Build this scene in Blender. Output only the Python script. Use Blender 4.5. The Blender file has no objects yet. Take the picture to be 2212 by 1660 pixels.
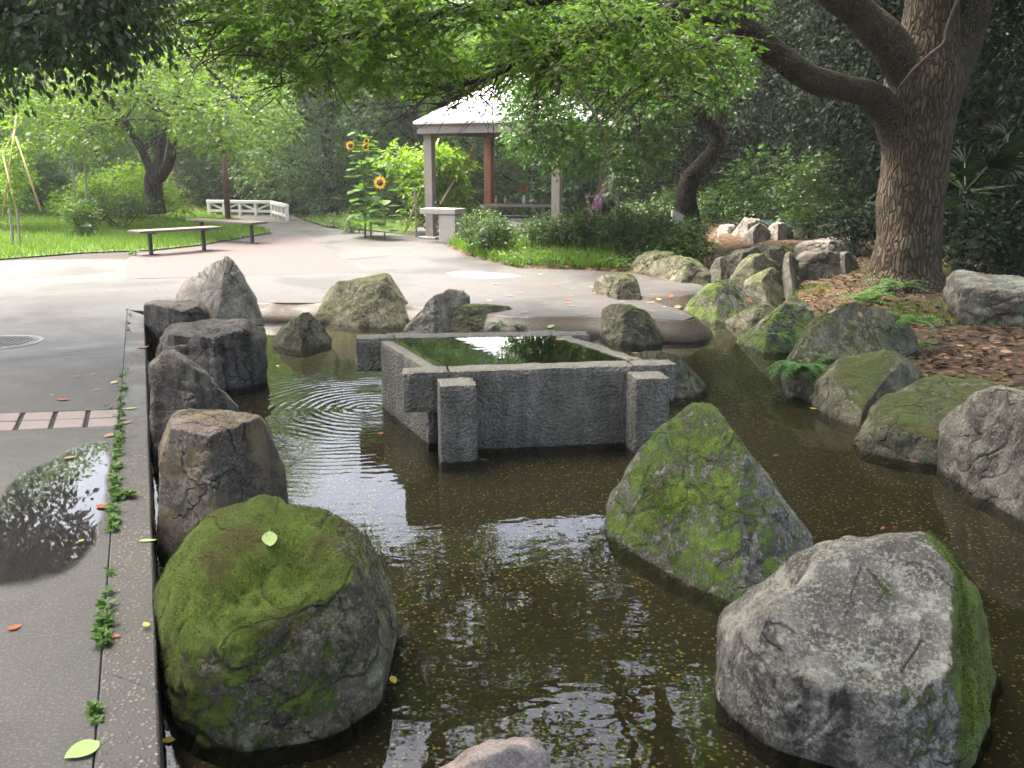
import bpy, bmesh, math, random
import numpy as np
from mathutils import Vector, noise, Matrix

# ------------------------------------------------------------------ camera, sky, sun, exposure
SC = bpy.context.scene
COL = SC.collection
F, CX, CY, CAMH = 1950.0, 1106.0, 830.0, 1.6        # focal length and centre in pixels of a 2212 px wide picture
PITCH = math.atan((830 - 360) / F)
cam = bpy.data.cameras.new('camera'); cam.sensor_width = 36; cam.lens = F / 2212 * 36
cam.clip_start = 0.05; cam.clip_end = 2000
camo = bpy.data.objects.new('camera', cam); COL.objects.link(camo)
camo.location = (0, 0, CAMH); camo.rotation_euler = (math.pi / 2 - PITCH, 0, 0)
SC.camera = camo
SUN_EL, SUN_AZ = 68.0, 300.0                         # azimuth clockwise from +Y
w = bpy.data.worlds.new('World'); SC.world = w; w.use_nodes = True
wn = w.node_tree.nodes; bg = wn['Background']
sky = wn.new('ShaderNodeTexSky'); sky.sky_type = 'NISHITA'; sky.sun_disc = False
sky.sun_elevation = math.radians(SUN_EL); sky.sun_rotation = math.radians(SUN_AZ)
sky.air_density = 1.0; sky.dust_density = 10.0; sky.ozone_density = .4
w.node_tree.links.new(sky.outputs[0], bg.inputs[0]); bg.inputs[1].default_value = 0.15
sl = bpy.data.lights.new('sun', 'SUN'); sl.energy = .8; sl.angle = math.radians(16); sl.color = (1, 0.96, 0.9)
so = bpy.data.objects.new('sun', sl); COL.objects.link(so)
_a, _e = math.radians(SUN_AZ), math.radians(SUN_EL)
sd = Vector((math.sin(_a) * math.cos(_e), math.cos(_a) * math.cos(_e), math.sin(_e)))
so.rotation_euler = sd.to_track_quat('Z', 'Y').to_euler(); so.location = sd * 60
vs = SC.view_settings; vs.view_transform = 'Standard'; vs.look = 'None'; vs.gamma = 1; vs.exposure = 2.95
SC.render.engine = 'CYCLES'
SC.cycles.use_denoising = True
SC.cycles.volume_bounces = 0; SC.cycles.max_bounces = 6; SC.cycles.diffuse_bounces = 3; SC.cycles.glossy_bounces = 3
SC.cycles.transmission_bounces = 4; SC.cycles.transparent_max_bounces = 8
SC.cycles.caustics_reflective = False; SC.cycles.caustics_refractive = False
SC.cycles.sample_clamp_indirect = 6

# ------------------------------------------------------------------ picture -> place
CAM = Vector((0, 0, CAMH))
FW = Vector((0, math.cos(PITCH), -math.sin(PITCH))); UPV = Vector((0, math.sin(PITCH), math.cos(PITCH))); RT = Vector((1, 0, 0))
def ray(u, v): return RT * ((u - CX) / F) + FW - UPV * ((v - CY) / F)
def gp(u, v, z=0.0):
    r = ray(u, v); return CAM + r * ((z - CAMH) / r.z)
def at(u, v, Y):
    r = ray(u, v); return CAM + r * (Y / r.y)
def px(Y): return Y / F                                # metres for one picture pixel at distance Y

ZW = -0.2                                              # water level
rng = np.random.default_rng(7)
random.seed(7)

# ------------------------------------------------------------------ object helpers
def tag(o, label=None, cat=None, group=None, kind=None):
    if label: o['label'] = label
    if cat: o['category'] = cat
    if group: o['group'] = group
    if kind: o['kind'] = kind
    return o
def link(name, me, mat=None, parent=None):
    o = bpy.data.objects.new(name, me); COL.objects.link(o)
    if mat is not None and me is not None and not me.materials: me.materials.append(mat)
    if parent is not None: o.parent = parent
    return o
def empty(name, loc, label, cat, group=None, rz=0):
    o = bpy.data.objects.new(name, None); COL.objects.link(o)
    o.empty_display_size = 0.2
    o.location = loc; o.rotation_euler = (0, 0, rz)
    return tag(o, label, cat, group)
def copy_tree(o, parent=None):
    c = o.copy(); COL.objects.link(c); c.parent = parent
    for ch in o.children: copy_tree(ch, c)
    return c

class MB:
    def __init__(s): s.v = []; s.f = []
    def add(s, vs, fs):
        n = len(s.v); s.v += [tuple(v) for v in vs]; s.f += [tuple(i + n for i in f) for f in fs]; return s
    def box(s, c, d, M=None, taper=1.0):
        c = Vector(c); x, y, z = d[0] / 2, d[1] / 2, d[2] / 2; P = []
        for k in (-1, 1):
            t = taper if k == 1 else 1
            for a, b in ((-1, -1), (1, -1), (1, 1), (-1, 1)):
                p = Vector((a * x * t, b * y * t, k * z)); P.append((M @ p if M else p) + c)
        return s.add(P, [(3, 2, 1, 0), (4, 5, 6, 7), (0, 1, 5, 4), (1, 2, 6, 5), (2, 3, 7, 6), (3, 0, 4, 7)])
    def tube(s, pts, rad, n=8, cap=True, wob=0.0, seed=0):
        pts = [Vector(p) for p in pts]; m = len(pts)
        if not hasattr(rad, '__len__'): rad = [rad] * m
        ref = None; P = []
        for i in range(m):
            t = (pts[min(i + 1, m - 1)] - pts[max(i - 1, 0)])
            t = t.normalized() if t.length > 1e-9 else Vector((0, 0, 1))
            if ref is None:
                ref = t.cross(Vector((1, 0, 0)) if abs(t.x) < 0.8 else Vector((0, 1, 0))).normalized()
            ref = (ref - t * ref.dot(t)).normalized(); b = t.cross(ref)
            for k in range(n):
                a = 2 * math.pi * k / n; r = rad[i]
                d = ref * math.cos(a) + b * math.sin(a)
                if wob: r *= 1 + wob * noise.noise((pts[i] + d * rad[i] * 1.2) * 2.3 + Vector((seed, 0, 0))) 
                P.append(pts[i] + d * r)
        Fc = [(i * n + k, i * n + (k + 1) % n, (i + 1) * n + (k + 1) % n, (i + 1) * n + k) for i in range(m - 1) for k in range(n)]
        if cap: Fc += [tuple(range(n - 1, -1, -1)), tuple((m - 1) * n + k for k in range(n))]
        return s.add(P, Fc)
    def me(s, name, smooth=False):
        me = bpy.data.meshes.new(name); me.from_pydata(s.v, [], s.f); me.update()
        if smooth: me.polygons.foreach_set('use_smooth', [True] * len(me.polygons))
        return me
    def obj(s, name, mat, parent=None, smooth=False, bevel=0):
        if bevel:
            bm = bmesh.new(); tmp = s.me(name); bm.from_mesh(tmp); bpy.data.meshes.remove(tmp)
            bmesh.ops.bevel(bm, geom=bm.edges[:], offset=bevel, segments=2, affect='EDGES', profile=0.6)
            me = bpy.data.meshes.new(name); bm.to_mesh(me); bm.free(); return link(name, me, mat, parent)
        return link(name, s.me(name, smooth), mat, parent)

def smooth_path(pts, n=4):
    pts = [Vector(p) for p in pts]; out = []
    for i in range(len(pts) - 1):
        p0 = pts[max(i - 1, 0)]; p1 = pts[i]; p2 = pts[i + 1]; p3 = pts[min(i + 2, len(pts) - 1)]
        for k in range(n):
            t = k / n
            out.append(0.5 * ((2 * p1) + (p2 - p0) * t + (2 * p0 - 5 * p1 + 4 * p2 - p3) * t * t + (3 * p1 - p0 - 3 * p2 + p3) * t ** 3))
    out.append(pts[-1]); return out
def smooth_rad(r, n=4):
    out = []
    for i in range(len(r) - 1): out += [r[i] + (r[i + 1] - r[i]) * k / n for k in range(n)]
    return out + [r[-1]]

def mesh_np(name, V, quads=None, tris=None, attrs=None, smooth=False):
    me = bpy.data.meshes.new(name); V = np.asarray(V, np.float32)
    parts = []; ls = []
    if quads is not None and len(quads): parts.append(np.asarray(quads, np.int32).ravel()); ls += [4] * len(quads)
    if tris is not None and len(tris): parts.append(np.asarray(tris, np.int32).ravel()); ls += [3] * len(tris)
    idx = np.concatenate(parts); ls = np.asarray(ls, np.int32)
    me.vertices.add(len(V)); me.vertices.foreach_set('co', V.ravel())
    me.loops.add(len(idx)); me.loops.foreach_set('vertex_index', idx)
    me.polygons.add(len(ls)); st = np.concatenate([[0], np.cumsum(ls)[:-1]]).astype(np.int32)
    me.polygons.foreach_set('loop_start', st)
    if smooth: me.polygons.foreach_set('use_smooth', np.ones(len(ls), bool))
    me.update(calc_edges=True)
    for k, a in (attrs or {}).items():
        at_ = me.attributes.new(k, 'FLOAT', 'FACE'); at_.data.foreach_set('value', np.asarray(a, np.float32))
    return me

def nrm(a): return a / (np.linalg.norm(a, axis=1, keepdims=True) + 1e-9)
HEX = np.array([(0, 0, 0), (.28, .25, .05), (.66, .21, .02), (1, 0, -.1), (.66, -.21, .02), (.28, -.25, .05)])
RHO = np.array([(0, 0, 0), (.45, .26, .05), (1, 0, -.04), (.45, -.26, .05)])
def leaves_mesh(name, P, A, N, S, R=None, hexa=True, width=1.0, r_=None):
    r_ = r_ or rng
    P = np.asarray(P); A = nrm(np.asarray(A)); B = nrm(np.cross(N, A)); N2 = np.cross(A, B)
    T = HEX if hexa else RHO; S = np.asarray(S)[:, None]
    k = len(T); V = np.empty((len(P), k, 3))
    for i, (t, s, h) in enumerate(T): V[:, i] = P + S * (t * A + s * width * B + h * N2)
    b = (np.arange(len(P)) * k)[:, None]
    if R is None: R = r_.random(len(P))
    if hexa:
        q = np.concatenate([b + np.array([[0, 3, 2, 1]]), b + np.array([[0, 5, 4, 3]])], 1).reshape(-1, 4); R = np.repeat(R, 2)
    else: q = b + np.array([[0, 3, 2, 1]])
    return mesh_np(name, V.reshape(-1, 3), quads=q, attrs={'rnd': R})
def sprays(tips, dirs, k, L, size, r_, droop=0.25, side=0.9, flat=0.6):
    """k leaves along a twig of length L at every tip: positions, axes, normals, sizes"""
    M = len(tips); tips = np.asarray(tips); dirs = nrm(np.asarray(dirs))
    up = np.array([[0, 0, 1.0]]); lat = nrm(np.cross(dirs, up) + r_.normal(0, .12, (M, 3)))
    P, A, N, S = [], [], [], []
    for j in range(k):
        t = (j + .5) / k * L * (0.8 + .4 * r_.random((M, 1)))
        p = tips + dirs * t + r_.normal(0, size * .12, (M, 3)); p[:, 2] -= (t[:, 0] ** 2) * droop * .6
        sgn = 1 if j % 2 else -1
        if j == k - 1: a = dirs + r_.normal(0, .25, (M, 3))
        else: a = dirs * .55 + lat * sgn * side + r_.normal(0, .25, (M, 3))
        a[:, 2] -= droop
        n = up * flat + r_.normal(0, .38, (M, 3)) 
        P.append(p); A.append(a); N.append(n); S.append(size * (.6 + .6 * r_.random(M)))
    return np.concatenate(P), np.concatenate(A), np.concatenate(N), np.concatenate(S)
def clump_tips(clumps, per, r_, shell=.45, up=.15):
    T, D = [], []
    for (c, r) in clumps:
        c = np.asarray(c); r = np.asarray(r if hasattr(r, '__len__') else (r, r, r * .75)); n = max(2, int(per * (r[0] * r[1] * r[2]) ** (.62)))
        d = r_.normal(0, 1, (n, 3)); d[:, 2] += up; d = nrm(d); rad = shell + (1 - shell) * r_.random((n, 1)) ** .7
        T.append(c + d * r * rad); dd = d * .75 + r_.normal(0, .35, (n, 3)); dd[:, 2] -= .12; D.append(dd)
    return np.concatenate(T), np.concatenate(D)

# ------------------------------------------------------------------ materials
class NT:
    def __init__(s, name):
        s.m = bpy.data.materials.new(name); s.m.use_nodes = True; s.t = s.m.node_tree; s.t.nodes.clear()
        s.out = s.t.nodes.new('ShaderNodeOutputMaterial')
    def n(s, typ, ins=None, **props):
        nd = s.t.nodes.new('ShaderNode' + typ)
        for k, v in props.items(): setattr(nd, k, v)
        for k, v in (ins or {}).items():
            sk = nd.inputs[k]
            if isinstance(v, bpy.types.NodeSocket): s.t.links.new(v, sk)
            else: sk.default_value = v
        return nd
    def math(s, op, a, b=0.0, clamp=False):
        return s.n('Math', {0: a, 1: b}, operation=op, use_clamp=clamp).outputs[0]
    def noise(s, vec, scale, detail=4, rough=.55, dist=0.0):
        return s.n('TexNoise', {'Vector': vec, 'Scale': scale, 'Detail': detail, 'Roughness': rough, 'Distortion': dist}).outputs[0]
    def ramp(s, fac, stops):
        r = s.n('ValToRGB', {0: fac}); cr = r.color_ramp
        while len(cr.elements) < len(stops): cr.elements.new(.5)
        for e, (p, c) in zip(cr.elements, stops):
            e.position = p; e.color = (*c, 1) if hasattr(c, '__len__') else (c, c, c, 1)
        return r.outputs[0]
    def mix(s, fac, a, b, typ='MIX'):
        nd = s.n('Mix', data_type='RGBA', blend_type=typ)
        for sk, v in ((nd.inputs[0], fac), (nd.inputs[6], a), (nd.inputs[7], b)):
            if isinstance(v, bpy.types.NodeSocket): s.t.links.new(v, sk)
            elif hasattr(v, '__len__'): sk.default_value = (*v, 1) if len(v) == 3 else v
            else: sk.default_value = v
        return nd.outputs[2]
    def bump(s, h, strength=.5, dist=.01, normal=None):
        d = {'Height': h, 'Strength': strength, 'Distance': dist}
        if normal: d['Normal'] = normal
        return s.n('Bump', d).outputs[0]
    def bsdf(s, col, rough=.8, normal=None, spec=.4, metal=0.0):
        d = {'Base Color': (*col, 1) if isinstance(col, tuple) else col, 'Roughness': rough, 'Specular IOR Level': spec, 'Metallic': metal}
        if normal: d['Normal'] = normal
        return s.n('BsdfPrincipled', d).outputs[0]
    def done(s, sh): s.t.links.new(sh, s.out.inputs[0]); return s.m
    def obj(s, offs=True):
        c = s.n('TexCoord').outputs['Object']
        if not offs: return c
        r = s.n('ObjectInfo').outputs['Random']
        return s.n('VectorMath', {0: c, 1: s.n('CombineXYZ', {0: s.math('MULTIPLY', r, 37.0), 1: s.math('MULTIPLY', r, 91.0), 2: 0.0}).outputs[0]}, operation='ADD').outputs[0]
    def pos(s): return s.n('NewGeometry').outputs['Position']

def M_leaf(name, cols, trans=.35, rough=.45, tcol=None, spec=.25):
    t = NT(name); a = t.n('Attribute', attribute_name='rnd').outputs['Fac']
    c = t.ramp(a, [(i / (len(cols) - 1), k) for i, k in enumerate(cols)])
    nz = t.noise(t.pos(), 1.1, 2); c = t.mix(t.math('MULTIPLY', nz, .45), c, tuple(x * .45 for x in cols[0]))
    b = t.bsdf(c, rough, spec=spec)
    tc = t.mix(1.0, c, tcol or (1.5, 1.7, .55), 'MULTIPLY')
    tr = t.n('BsdfTranslucent', {'Color': tc}).outputs[0]
    return t.done(t.n('MixShader', {0: trans, 1: b, 2: tr}).outputs[0])
def M_plain(name, col, rough=.7, var=.25, scale=12, bump=.15, metal=0.0, spec=.4, dist=.004):
    t = NT(name); p = t.obj(); n = t.noise(p, scale, 6, .6)
    c = t.mix(t.math('MULTIPLY', n, var * 2), col, tuple(x * .45 for x in col))
    return t.done(t.bsdf(c, rough, t.bump(t.noise(p, scale * 5, 5), bump, dist), spec, metal))
def M_rock(name, c1, c2, moss=0.5, mosc=((.05, .085, .012), (.13, .2, .025)), lich=.5, lcol=(.42, .43, .34), sideface=None, mdir=(0, 0, 1), mw=.3, streak=.5, brown=.7):
    t = NT(name); p = t.obj(); geo = t.n('NewGeometry'); nz = t.n('SeparateXYZ', {0: geo.outputs['Normal']}).outputs[2]
    nd = t.n('VectorMath', {0: geo.outputs['Normal'], 1: mdir}, operation='DOT_PRODUCT').outputs['Value']
    n1 = t.noise(p, 2.6, 7, .62, .4); n2 = t.noise(p, 13, 8, .7); n3 = t.noise(p, 85, 6, .75); n4 = t.noise(p, 5.5, 7, .68, 1.0); n5 = t.noise(p, 240, 3, .7)
    c = t.ramp(n1, [(.28, tuple(x * .75 for x in c1)), (.45, c1), (.6, c2), (.78, tuple(x * 1.3 for x in c2))])
    c = t.mix(t.ramp(n2, [(.38, .0), (.68, .8)]), c, tuple(x * .4 for x in c1))
    c = t.mix(t.math('MULTIPLY', t.ramp(n3, [(.5, 0), (.64, 1)]), .6), c, tuple(min(.6, x * 1.6) for x in c2))
    c = t.mix(t.math('MULTIPLY', t.ramp(n5, [(.3, 1), (.46, 0)]), .55), c, tuple(x * .35 for x in c1))
    if sideface: c = t.mix(t.ramp(n4, [(.49, 0), (.54, .85)]), c, sideface)
    sk = t.noise(t.n('Mapping', {0: p, 3: (1, 1, .12)}).outputs[0], 11, 5, .65)
    c = t.mix(t.math('MULTIPLY', t.ramp(sk, [(.42, 1), (.6, 0)]), t.math('MULTIPLY', t.ramp(nz, [(.1, 1), (.75, 0)]), streak)), c, (.03, .029, .024))
    # lichen crust, mostly on upward faces
    lm = t.math('MULTIPLY', t.ramp(t.math('ADD', t.math('MULTIPLY', t.noise(p, 6, 10, .8), .7), t.math('MULTIPLY', n3, .3)), [(.5, 0), (.56, 1)]), lich)
    lm = t.math('MULTIPLY', lm, t.ramp(nz, [(.0, .35), (.6, 1)]))
    c = t.mix(lm, c, lcol)
    spots = t.n('TexVoronoi', {'Vector': p, 'Scale': 15.0}); c = t.mix(t.math('MULTIPLY', t.math('MULTIPLY', t.ramp(spots.outputs['Distance'], [(.16, 1), (.2, 0)]), t.ramp(n1, [(.5, 0), (.56, 1)])), lich * .8), c, tuple(min(.6, x * 1.25) for x in lcol))
    n22 = t.noise(p, 26, 7, .78)
    ms = t.math('ADD', t.math('MULTIPLY', nd, mw), t.math('ADD', t.math('MULTIPLY', n4, .8), t.math('MULTIPLY', n22, .55)))
    mm = t.math('MULTIPLY', t.math('SUBTRACT', ms, 1.23 - moss * .52), 11.0, True)
    mc = t.mix(t.ramp(t.math('ADD', t.math('MULTIPLY', t.noise(p, 9, 6, .7), .6), t.math('MULTIPLY', n3, .4)), [(.36, 0), (.62, 1)]), *mosc)
    mc = t.mix(t.math('MULTIPLY', t.ramp(t.noise(p, 4.2, 5, .6), [(.48, 0), (.62, 1)]), brown), mc, (.07, .055, .018))
    mc = t.mix(t.math('MULTIPLY', t.ramp(n5, [(.35, 1), (.55, 0)]), .6), mc, tuple(x * .35 for x in mosc[0]))
    c = t.mix(t.math('MULTIPLY', mm, .93), c, mc)
    # wet stain where the stone meets the water
    z = t.n('SeparateXYZ', {0: geo.outputs['Position']}).outputs[2]
    wl = t.math('ADD', z, t.math('MULTIPLY', t.math('SUBTRACT', n4, .5), -.14))
    wet = t.math('MULTIPLY', t.math('SUBTRACT', ZW + .03, wl), 22.0, True)
    c = t.mix(t.math('MULTIPLY', wet, .85), c, (.014, .013, .010))
    cw = t.n('VectorMath', {0: p, 1: t.n('VectorMath', {0: t.n('TexNoise', {'Vector': p, 'Scale': 5.0, 'Detail': 5.0}).outputs['Color'], 'Scale': .28}, operation='SCALE').outputs[0]}, operation='ADD').outputs[0]
    ck = t.n('TexVoronoi', {'Vector': cw, 'Scale': 2.6}, feature='DISTANCE_TO_EDGE').outputs[0]
    ck = t.math('MULTIPLY', t.ramp(ck, [(.0, 1), (.012, .55), (.022, 0)]), t.ramp(t.noise(p, 1.9, 2), [(.46, 0), (.54, 1)]))
    c = t.mix(t.math('MULTIPLY', ck, .5), c, (.016, .014, .012))
    h = t.math('ADD', t.math('MULTIPLY', n2, 1.0), t.math('MULTIPLY', n3, .4)); h = t.math('SUBTRACT', h, t.math('MULTIPLY', ck, .9)); h = t.math('ADD', h, t.math('MULTIPLY', mm, t.math('ADD', t.math('MULTIPLY', n22, .8), t.math('MULTIPLY', n5, .5))))
    rough = t.math('SUBTRACT', .88, t.math('MULTIPLY', wet, .5))
    return t.done(t.bsdf(c, rough, t.bump(h, .9, .022), .25))
def M_aggregate(name, mortar, peb, scale, rough=.8, wetn=True, bump=.5, dens=.55):
    t = NT(name); p = t.pos(); 
    pv = t.n('VectorMath', {0: p, 1: t.n('VectorMath', {0: t.n('TexNoise', {'Vector': p, 'Scale': 9.0}).outputs['Color'], 'Scale': .012}, operation='SCALE').outputs[0]}, operation='ADD').outputs[0]
    v = t.n('TexVoronoi', {'Vector': pv, 'Scale': scale, 'Randomness': 1.0}); d = v.outputs['Distance']; cc = t.n('SeparateXYZ', {0: v.outputs['Color']})
    pc = t.ramp(cc.outputs[0], [(i / (len(peb) - 1), k) for i, k in enumerate(peb)])
    m = t.math('MULTIPLY', t.ramp(d, [(.28, 1), (.42, 0)]), t.ramp(cc.outputs[1], [(dens - .02, 1), (dens + .02, 0)]))
    big = t.noise(p, 1.7, 5, .6)
    c = t.mix(m, mortar, pc); c = t.mix(t.ramp(big, [(.35, .65), (.62, 0)]), c, tuple(x * .3 for x in mortar))
    c = t.mix(t.math('MULTIPLY', t.noise(p, 40, 5), .4), c, tuple(x * .5 for x in mortar))
    r = t.ramp(big, [(.4, rough * .55), (.6, rough)]) if wetn else rough
    return t.done(t.bsdf(c, r, t.bump(t.math('ADD', m, t.math('MULTIPLY', t.noise(p, 120, 3), .4)), bump, .006), .45))
def M_concrete(name, c1, c2, wet=.5, tint=None):
    t = NT(name); p = t.pos(); n = t.noise(p, .55, 6, .6, .6); n2 = t.noise(p, 5, 7, .65); n3 = t.noise(p, 90, 4, .7); n5 = t.noise(p, 330, 2, .6)
    c = t.mix(t.ramp(n, [(.38, 0), (.62, 1)]), c1, c2); c = t.mix(t.ramp(n2, [(.4, .45), (.7, 0)]), c, tuple(x * .55 for x in c1))
    c = t.mix(t.ramp(n3, [(.52, 0), (.66, .75)]), c, tuple(min(.6, x * 2.3) for x in c2))
    cr = t.n('TexVoronoi', {'Vector': p, 'Scale': 150.0}); c = t.mix(t.math('MULTIPLY', t.ramp(cr.outputs['Distance'], [(.2, 1), (.3, 0)]), .4), c, tuple(x * 2.2 for x in c2)); c = t.mix(t.ramp(n5, [(.3, .5), (.5, 0)]), c, tuple(x * .4 for x in c1))
    r = t.ramp(n, [(.4, .42), (.58, .72)])
    return t.done(t.bsdf(c, r, t.bump(t.math('ADD', t.math('MULTIPLY', n3, 1.0), n5), .35, .004), .45))
def M_bark(name, c1, c2, sx=14, zs=.16, moss=.0, mcol=(.06, .09, .03), bump=.9, dist=.03):
    t = NT(name); p0 = t.obj(False); mp = t.n('Mapping', {0: p0, 3: (1, 1, zs)}).outputs[0]
    wv = t.n('VectorMath', {0: mp, 1: t.n('VectorMath', {0: t.n('TexNoise', {'Vector': p0, 'Scale': 5.0, 'Detail': 4.0}).outputs['Color'], 'Scale': .08}, operation='SCALE').outputs[0]}, operation='ADD').outputs[0]
    v = t.n('TexVoronoi', {'Vector': wv, 'Scale': float(sx)}, feature='DISTANCE_TO_EDGE').outputs[0]
    n = t.noise(p0, 3, 6, .6); n2 = t.noise(mp, sx * 3, 6, .7)
    rdg = t.ramp(v, [(.0, 0), (.22, 1)])
    c = t.mix(rdg, tuple(x * .3 for x in c1), t.mix(n2, c1, c2)); c = t.mix(t.ramp(n, [(.4, .5), (.65, 0)]), c, tuple(x * .5 for x in c1))
    if moss: c = t.mix(t.math('MULTIPLY', t.ramp(t.noise(p0, 4, 7, .7), [(.5, 0), (.62, 1)]), moss), c, mcol)
    h = t.math('ADD', rdg, t.math('MULTIPLY', n2, .6))
    return t.done(t.bsdf(c, .9, t.bump(h, bump, dist), .2))
def M_soil(name):
    t = NT(name); p = t.pos(); n = t.noise(p, 2, 7, .65); n2 = t.noise(p, 25, 6, .7); v = t.n('TexVoronoi', {'Vector': p, 'Scale': 16.0}); cs = t.n('SeparateXYZ', {0: v.outputs['Color']}).outputs[0]
    c = t.ramp(n, [(.3, (.035, .027, .018)), (.6, (.085, .063, .04)), (.8, (.12, .085, .05))])
    c = t.mix(t.ramp(n2, [(.4, .7), (.7, 0)]), c, (.02, .016, .011))
    c = t.mix(t.math('MULTIPLY', t.ramp(cs, [(.55, 0), (.7, 1)]), .6), c, t.ramp(cs, [(.6, (.12, .07, .035)), (1, (.2, .12, .06))]))
    return t.done(t.bsdf(c, .95, t.bump(t.math('ADD', n2, v.outputs['Distance']), .9, .03), .2))
def M_water(name, tint, rip, rscale, rings=None, gl=(.95, .97, 1), edge=False, rough=.012):
    t = NT(name); p = t.pos()
    calm = t.ramp(t.noise(p, .8, 2), [(.35, .15), (.65, 1)])
    h = t.math('MULTIPLY', t.math('MULTIPLY', t.noise(t.n('Mapping', {0: p, 3: (1.0, 1.7, 1.0)}).outputs[0], rscale, 2, .4), .55), calm)
    h = t.math('ADD', h, t.math('MULTIPLY', t.noise(p, rscale * .25, 1), .5))
    if rings:
        cx, cy, k = rings; dv = t.n('VectorMath', {0: p, 1: (cx, cy, ZW)}, operation='SUBTRACT').outputs[0]
        wob = t.math('ADD', t.math('MULTIPLY', t.noise(p, 2.2, 2), .16), t.math('MULTIPLY', t.noise(p, 11.0, 2), .03))
        L = t.math('ADD', t.n('VectorMath', {0: dv}, operation='LENGTH').outputs['Value'], wob)
        fall = t.math('DIVIDE', 1.0, t.math('ADD', .5, t.math('POWER', t.math('MULTIPLY', L, 1.5), 2.2)))
        h = t.math('ADD', h, t.math('MULTIPLY', t.math('MULTIPLY', t.math('SINE', t.math('MULTIPLY', L, k)), fall), t.math('MULTIPLY', t.ramp(t.noise(p, 3.4, 3), [(.38, .05), (.62, 1)]), .6)))
    nb = t.bump(h, 1.0, rip)
    fr = t.n('Fresnel', {'IOR': 1.34, 'Normal': nb}).outputs[0]
    g = t.n('BsdfGlossy', {'Color': (*gl, 1), 'Roughness': rough, 'Normal': nb}).outputs[0]
    tr = t.n('BsdfTransparent', {'Color': (*tint, 1)}).outputs[0]
    sh = t.n('MixShader', {0: fr, 1: tr, 2: g}).outputs[0]
    if edge:
        e = t.n('Attribute', attribute_name='edge').outputs['Fac']; e = t.math('MULTIPLY', t.math('SUBTRACT', t.math('ADD', e, t.math('MULTIPLY', t.noise(p, 14, 4), .5)), .35), 1.6, True)
        sh = t.n('MixShader', {0: e, 1: t.n('BsdfTransparent').outputs[0], 2: sh}).outputs[0]
    return t.done(sh)
def M_brickfield(name):
    t = NT(name); p = t.n('Mapping', {0: t.pos(), 2: (0, 0, .12)}).outputs[0]
    b = t.n('TexBrick', {'Vector': p, 'Color1': (.075, .05, .048, 1), 'Color2': (.058, .043, .042, 1), 'Mortar': (.026, .023, .022, 1), 'Scale': 1.0, 'Mortar Size': .012, 'Brick Width': .23, 'Row Height': .115})
    c = t.mix(t.math('MULTIPLY', t.noise(t.pos(), 3, 6), .5), b.outputs[0], (.05, .042, .041))
    return t.done(t.bsdf(c, .7, t.bump(b.outputs['Fac'], -.6, .006), .4))

GREEN = [(.035, .07, .012), (.055, .1, .018), (.09, .15, .025)]
mt = {}
mt['canopy'] = M_leaf('leaf_canopy', [(.072, .13, .034), (.105, .18, .046), (.145, .225, .06)], .64, tcol=(1.4, 1.7, .7))
mt['maple'] = M_leaf('leaf_maple', [(.035, .08, .02), (.055, .11, .028), (.08, .14, .038)], .42, tcol=(1.3, 1.7, .7))
mt['plum'] = M_leaf('leaf_plum', [(.06, .12, .025), (.1, .17, .035), (.15, .23, .05)], .45)
mt['evergreen'] = M_leaf('leaf_evergreen_shaded', [(.009, .02, .010), (.016, .033, .016), (.027, .05, .022)], .15, .6, spec=.12)  # deep shade of the wood is put into this darker leaf colour
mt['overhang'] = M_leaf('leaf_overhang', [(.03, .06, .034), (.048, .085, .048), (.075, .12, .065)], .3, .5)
mt['bluegreen'] = M_leaf('leaf_bluegreen', [(.055, .11, .056), (.088, .16, .08), (.12, .2, .1)], .38, .5)
mt['midgreen'] = M_leaf('leaf_midgreen', [(.055, .11, .034), (.09, .16, .048), (.13, .21, .065)], .42)
mt['lime'] = M_leaf('leaf_lime', [(.1, .19, .02), (.16, .27, .03), (.22, .34, .05)], .45)
mt['hedge'] = M_leaf('leaf_hedge', [(.025, .055, .014), (.04, .085, .02), (.065, .125, .03)], .3, .45, spec=.3)
mt['grass'] = M_leaf('grass_blades', [(.07, .14, .02), (.11, .2, .03), (.17, .26, .05)], .4)
mt['weed'] = M_leaf('leaf_weed', [(.05, .12, .02), (.08, .18, .03), (.12, .22, .04)], .35)
mt['fern'] = M_leaf('leaf_fern', [(.05, .13, .035), (.08, .18, .055), (.12, .23, .075)], .35)
mt['mosstuft'] = M_leaf('moss_tuft', [(.035, .045, .01), (.06, .085, .012), (.1, .145, .018), (.14, .2, .025)], .2, .85)
mt['petal'] = M_leaf('petal_yellow', [(.6, .36, .01), (.7, .45, .015), (.75, .5, .03)], .3, tcol=(1, 1, 1))
mt['purple'] = M_leaf('petal_purple', [(.3, .04, .25), (.42, .07, .36), (.5, .12, .42)], .3, tcol=(1, 1, 1))
mt['red'] = M_leaf('petal_orange', [(.5, .08, .02), (.6, .14, .04)], .3, tcol=(1, 1, 1))
mt['litter'] = M_leaf('leaf_litter', [(.03, .02, .013), (.055, .033, .02), (.095, .055, .032), (.16, .11, .07)], .15, .7, (1, 1, .8))
mt['f_orange'] = M_leaf('fallen_orange', [(.3, .09, .035), (.4, .16, .07)], .2, .6, (1, 1, 1))
mt['f_yellow'] = M_leaf('fallen_yellow', [(.55, .42, .08), (.6, .5, .14)], .2, .6, (1, 1, 1))
mt['f_green'] = M_leaf('fallen_palegreen', [(.32, .45, .16), (.4, .5, .22)], .2, .6, (1, 1, 1))
mt['f_brown'] = M_leaf('fallen_brown', [(.3, .19, .13), (.38, .26, .2)], .15, .7, (1, 1, 1))
mt['soil'] = M_soil('soil_and_leaf_litter')
mt['turf'] = M_plain('turf', (.075, .12, .025), .95, .5, 6, .6, dist=.03)
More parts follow.
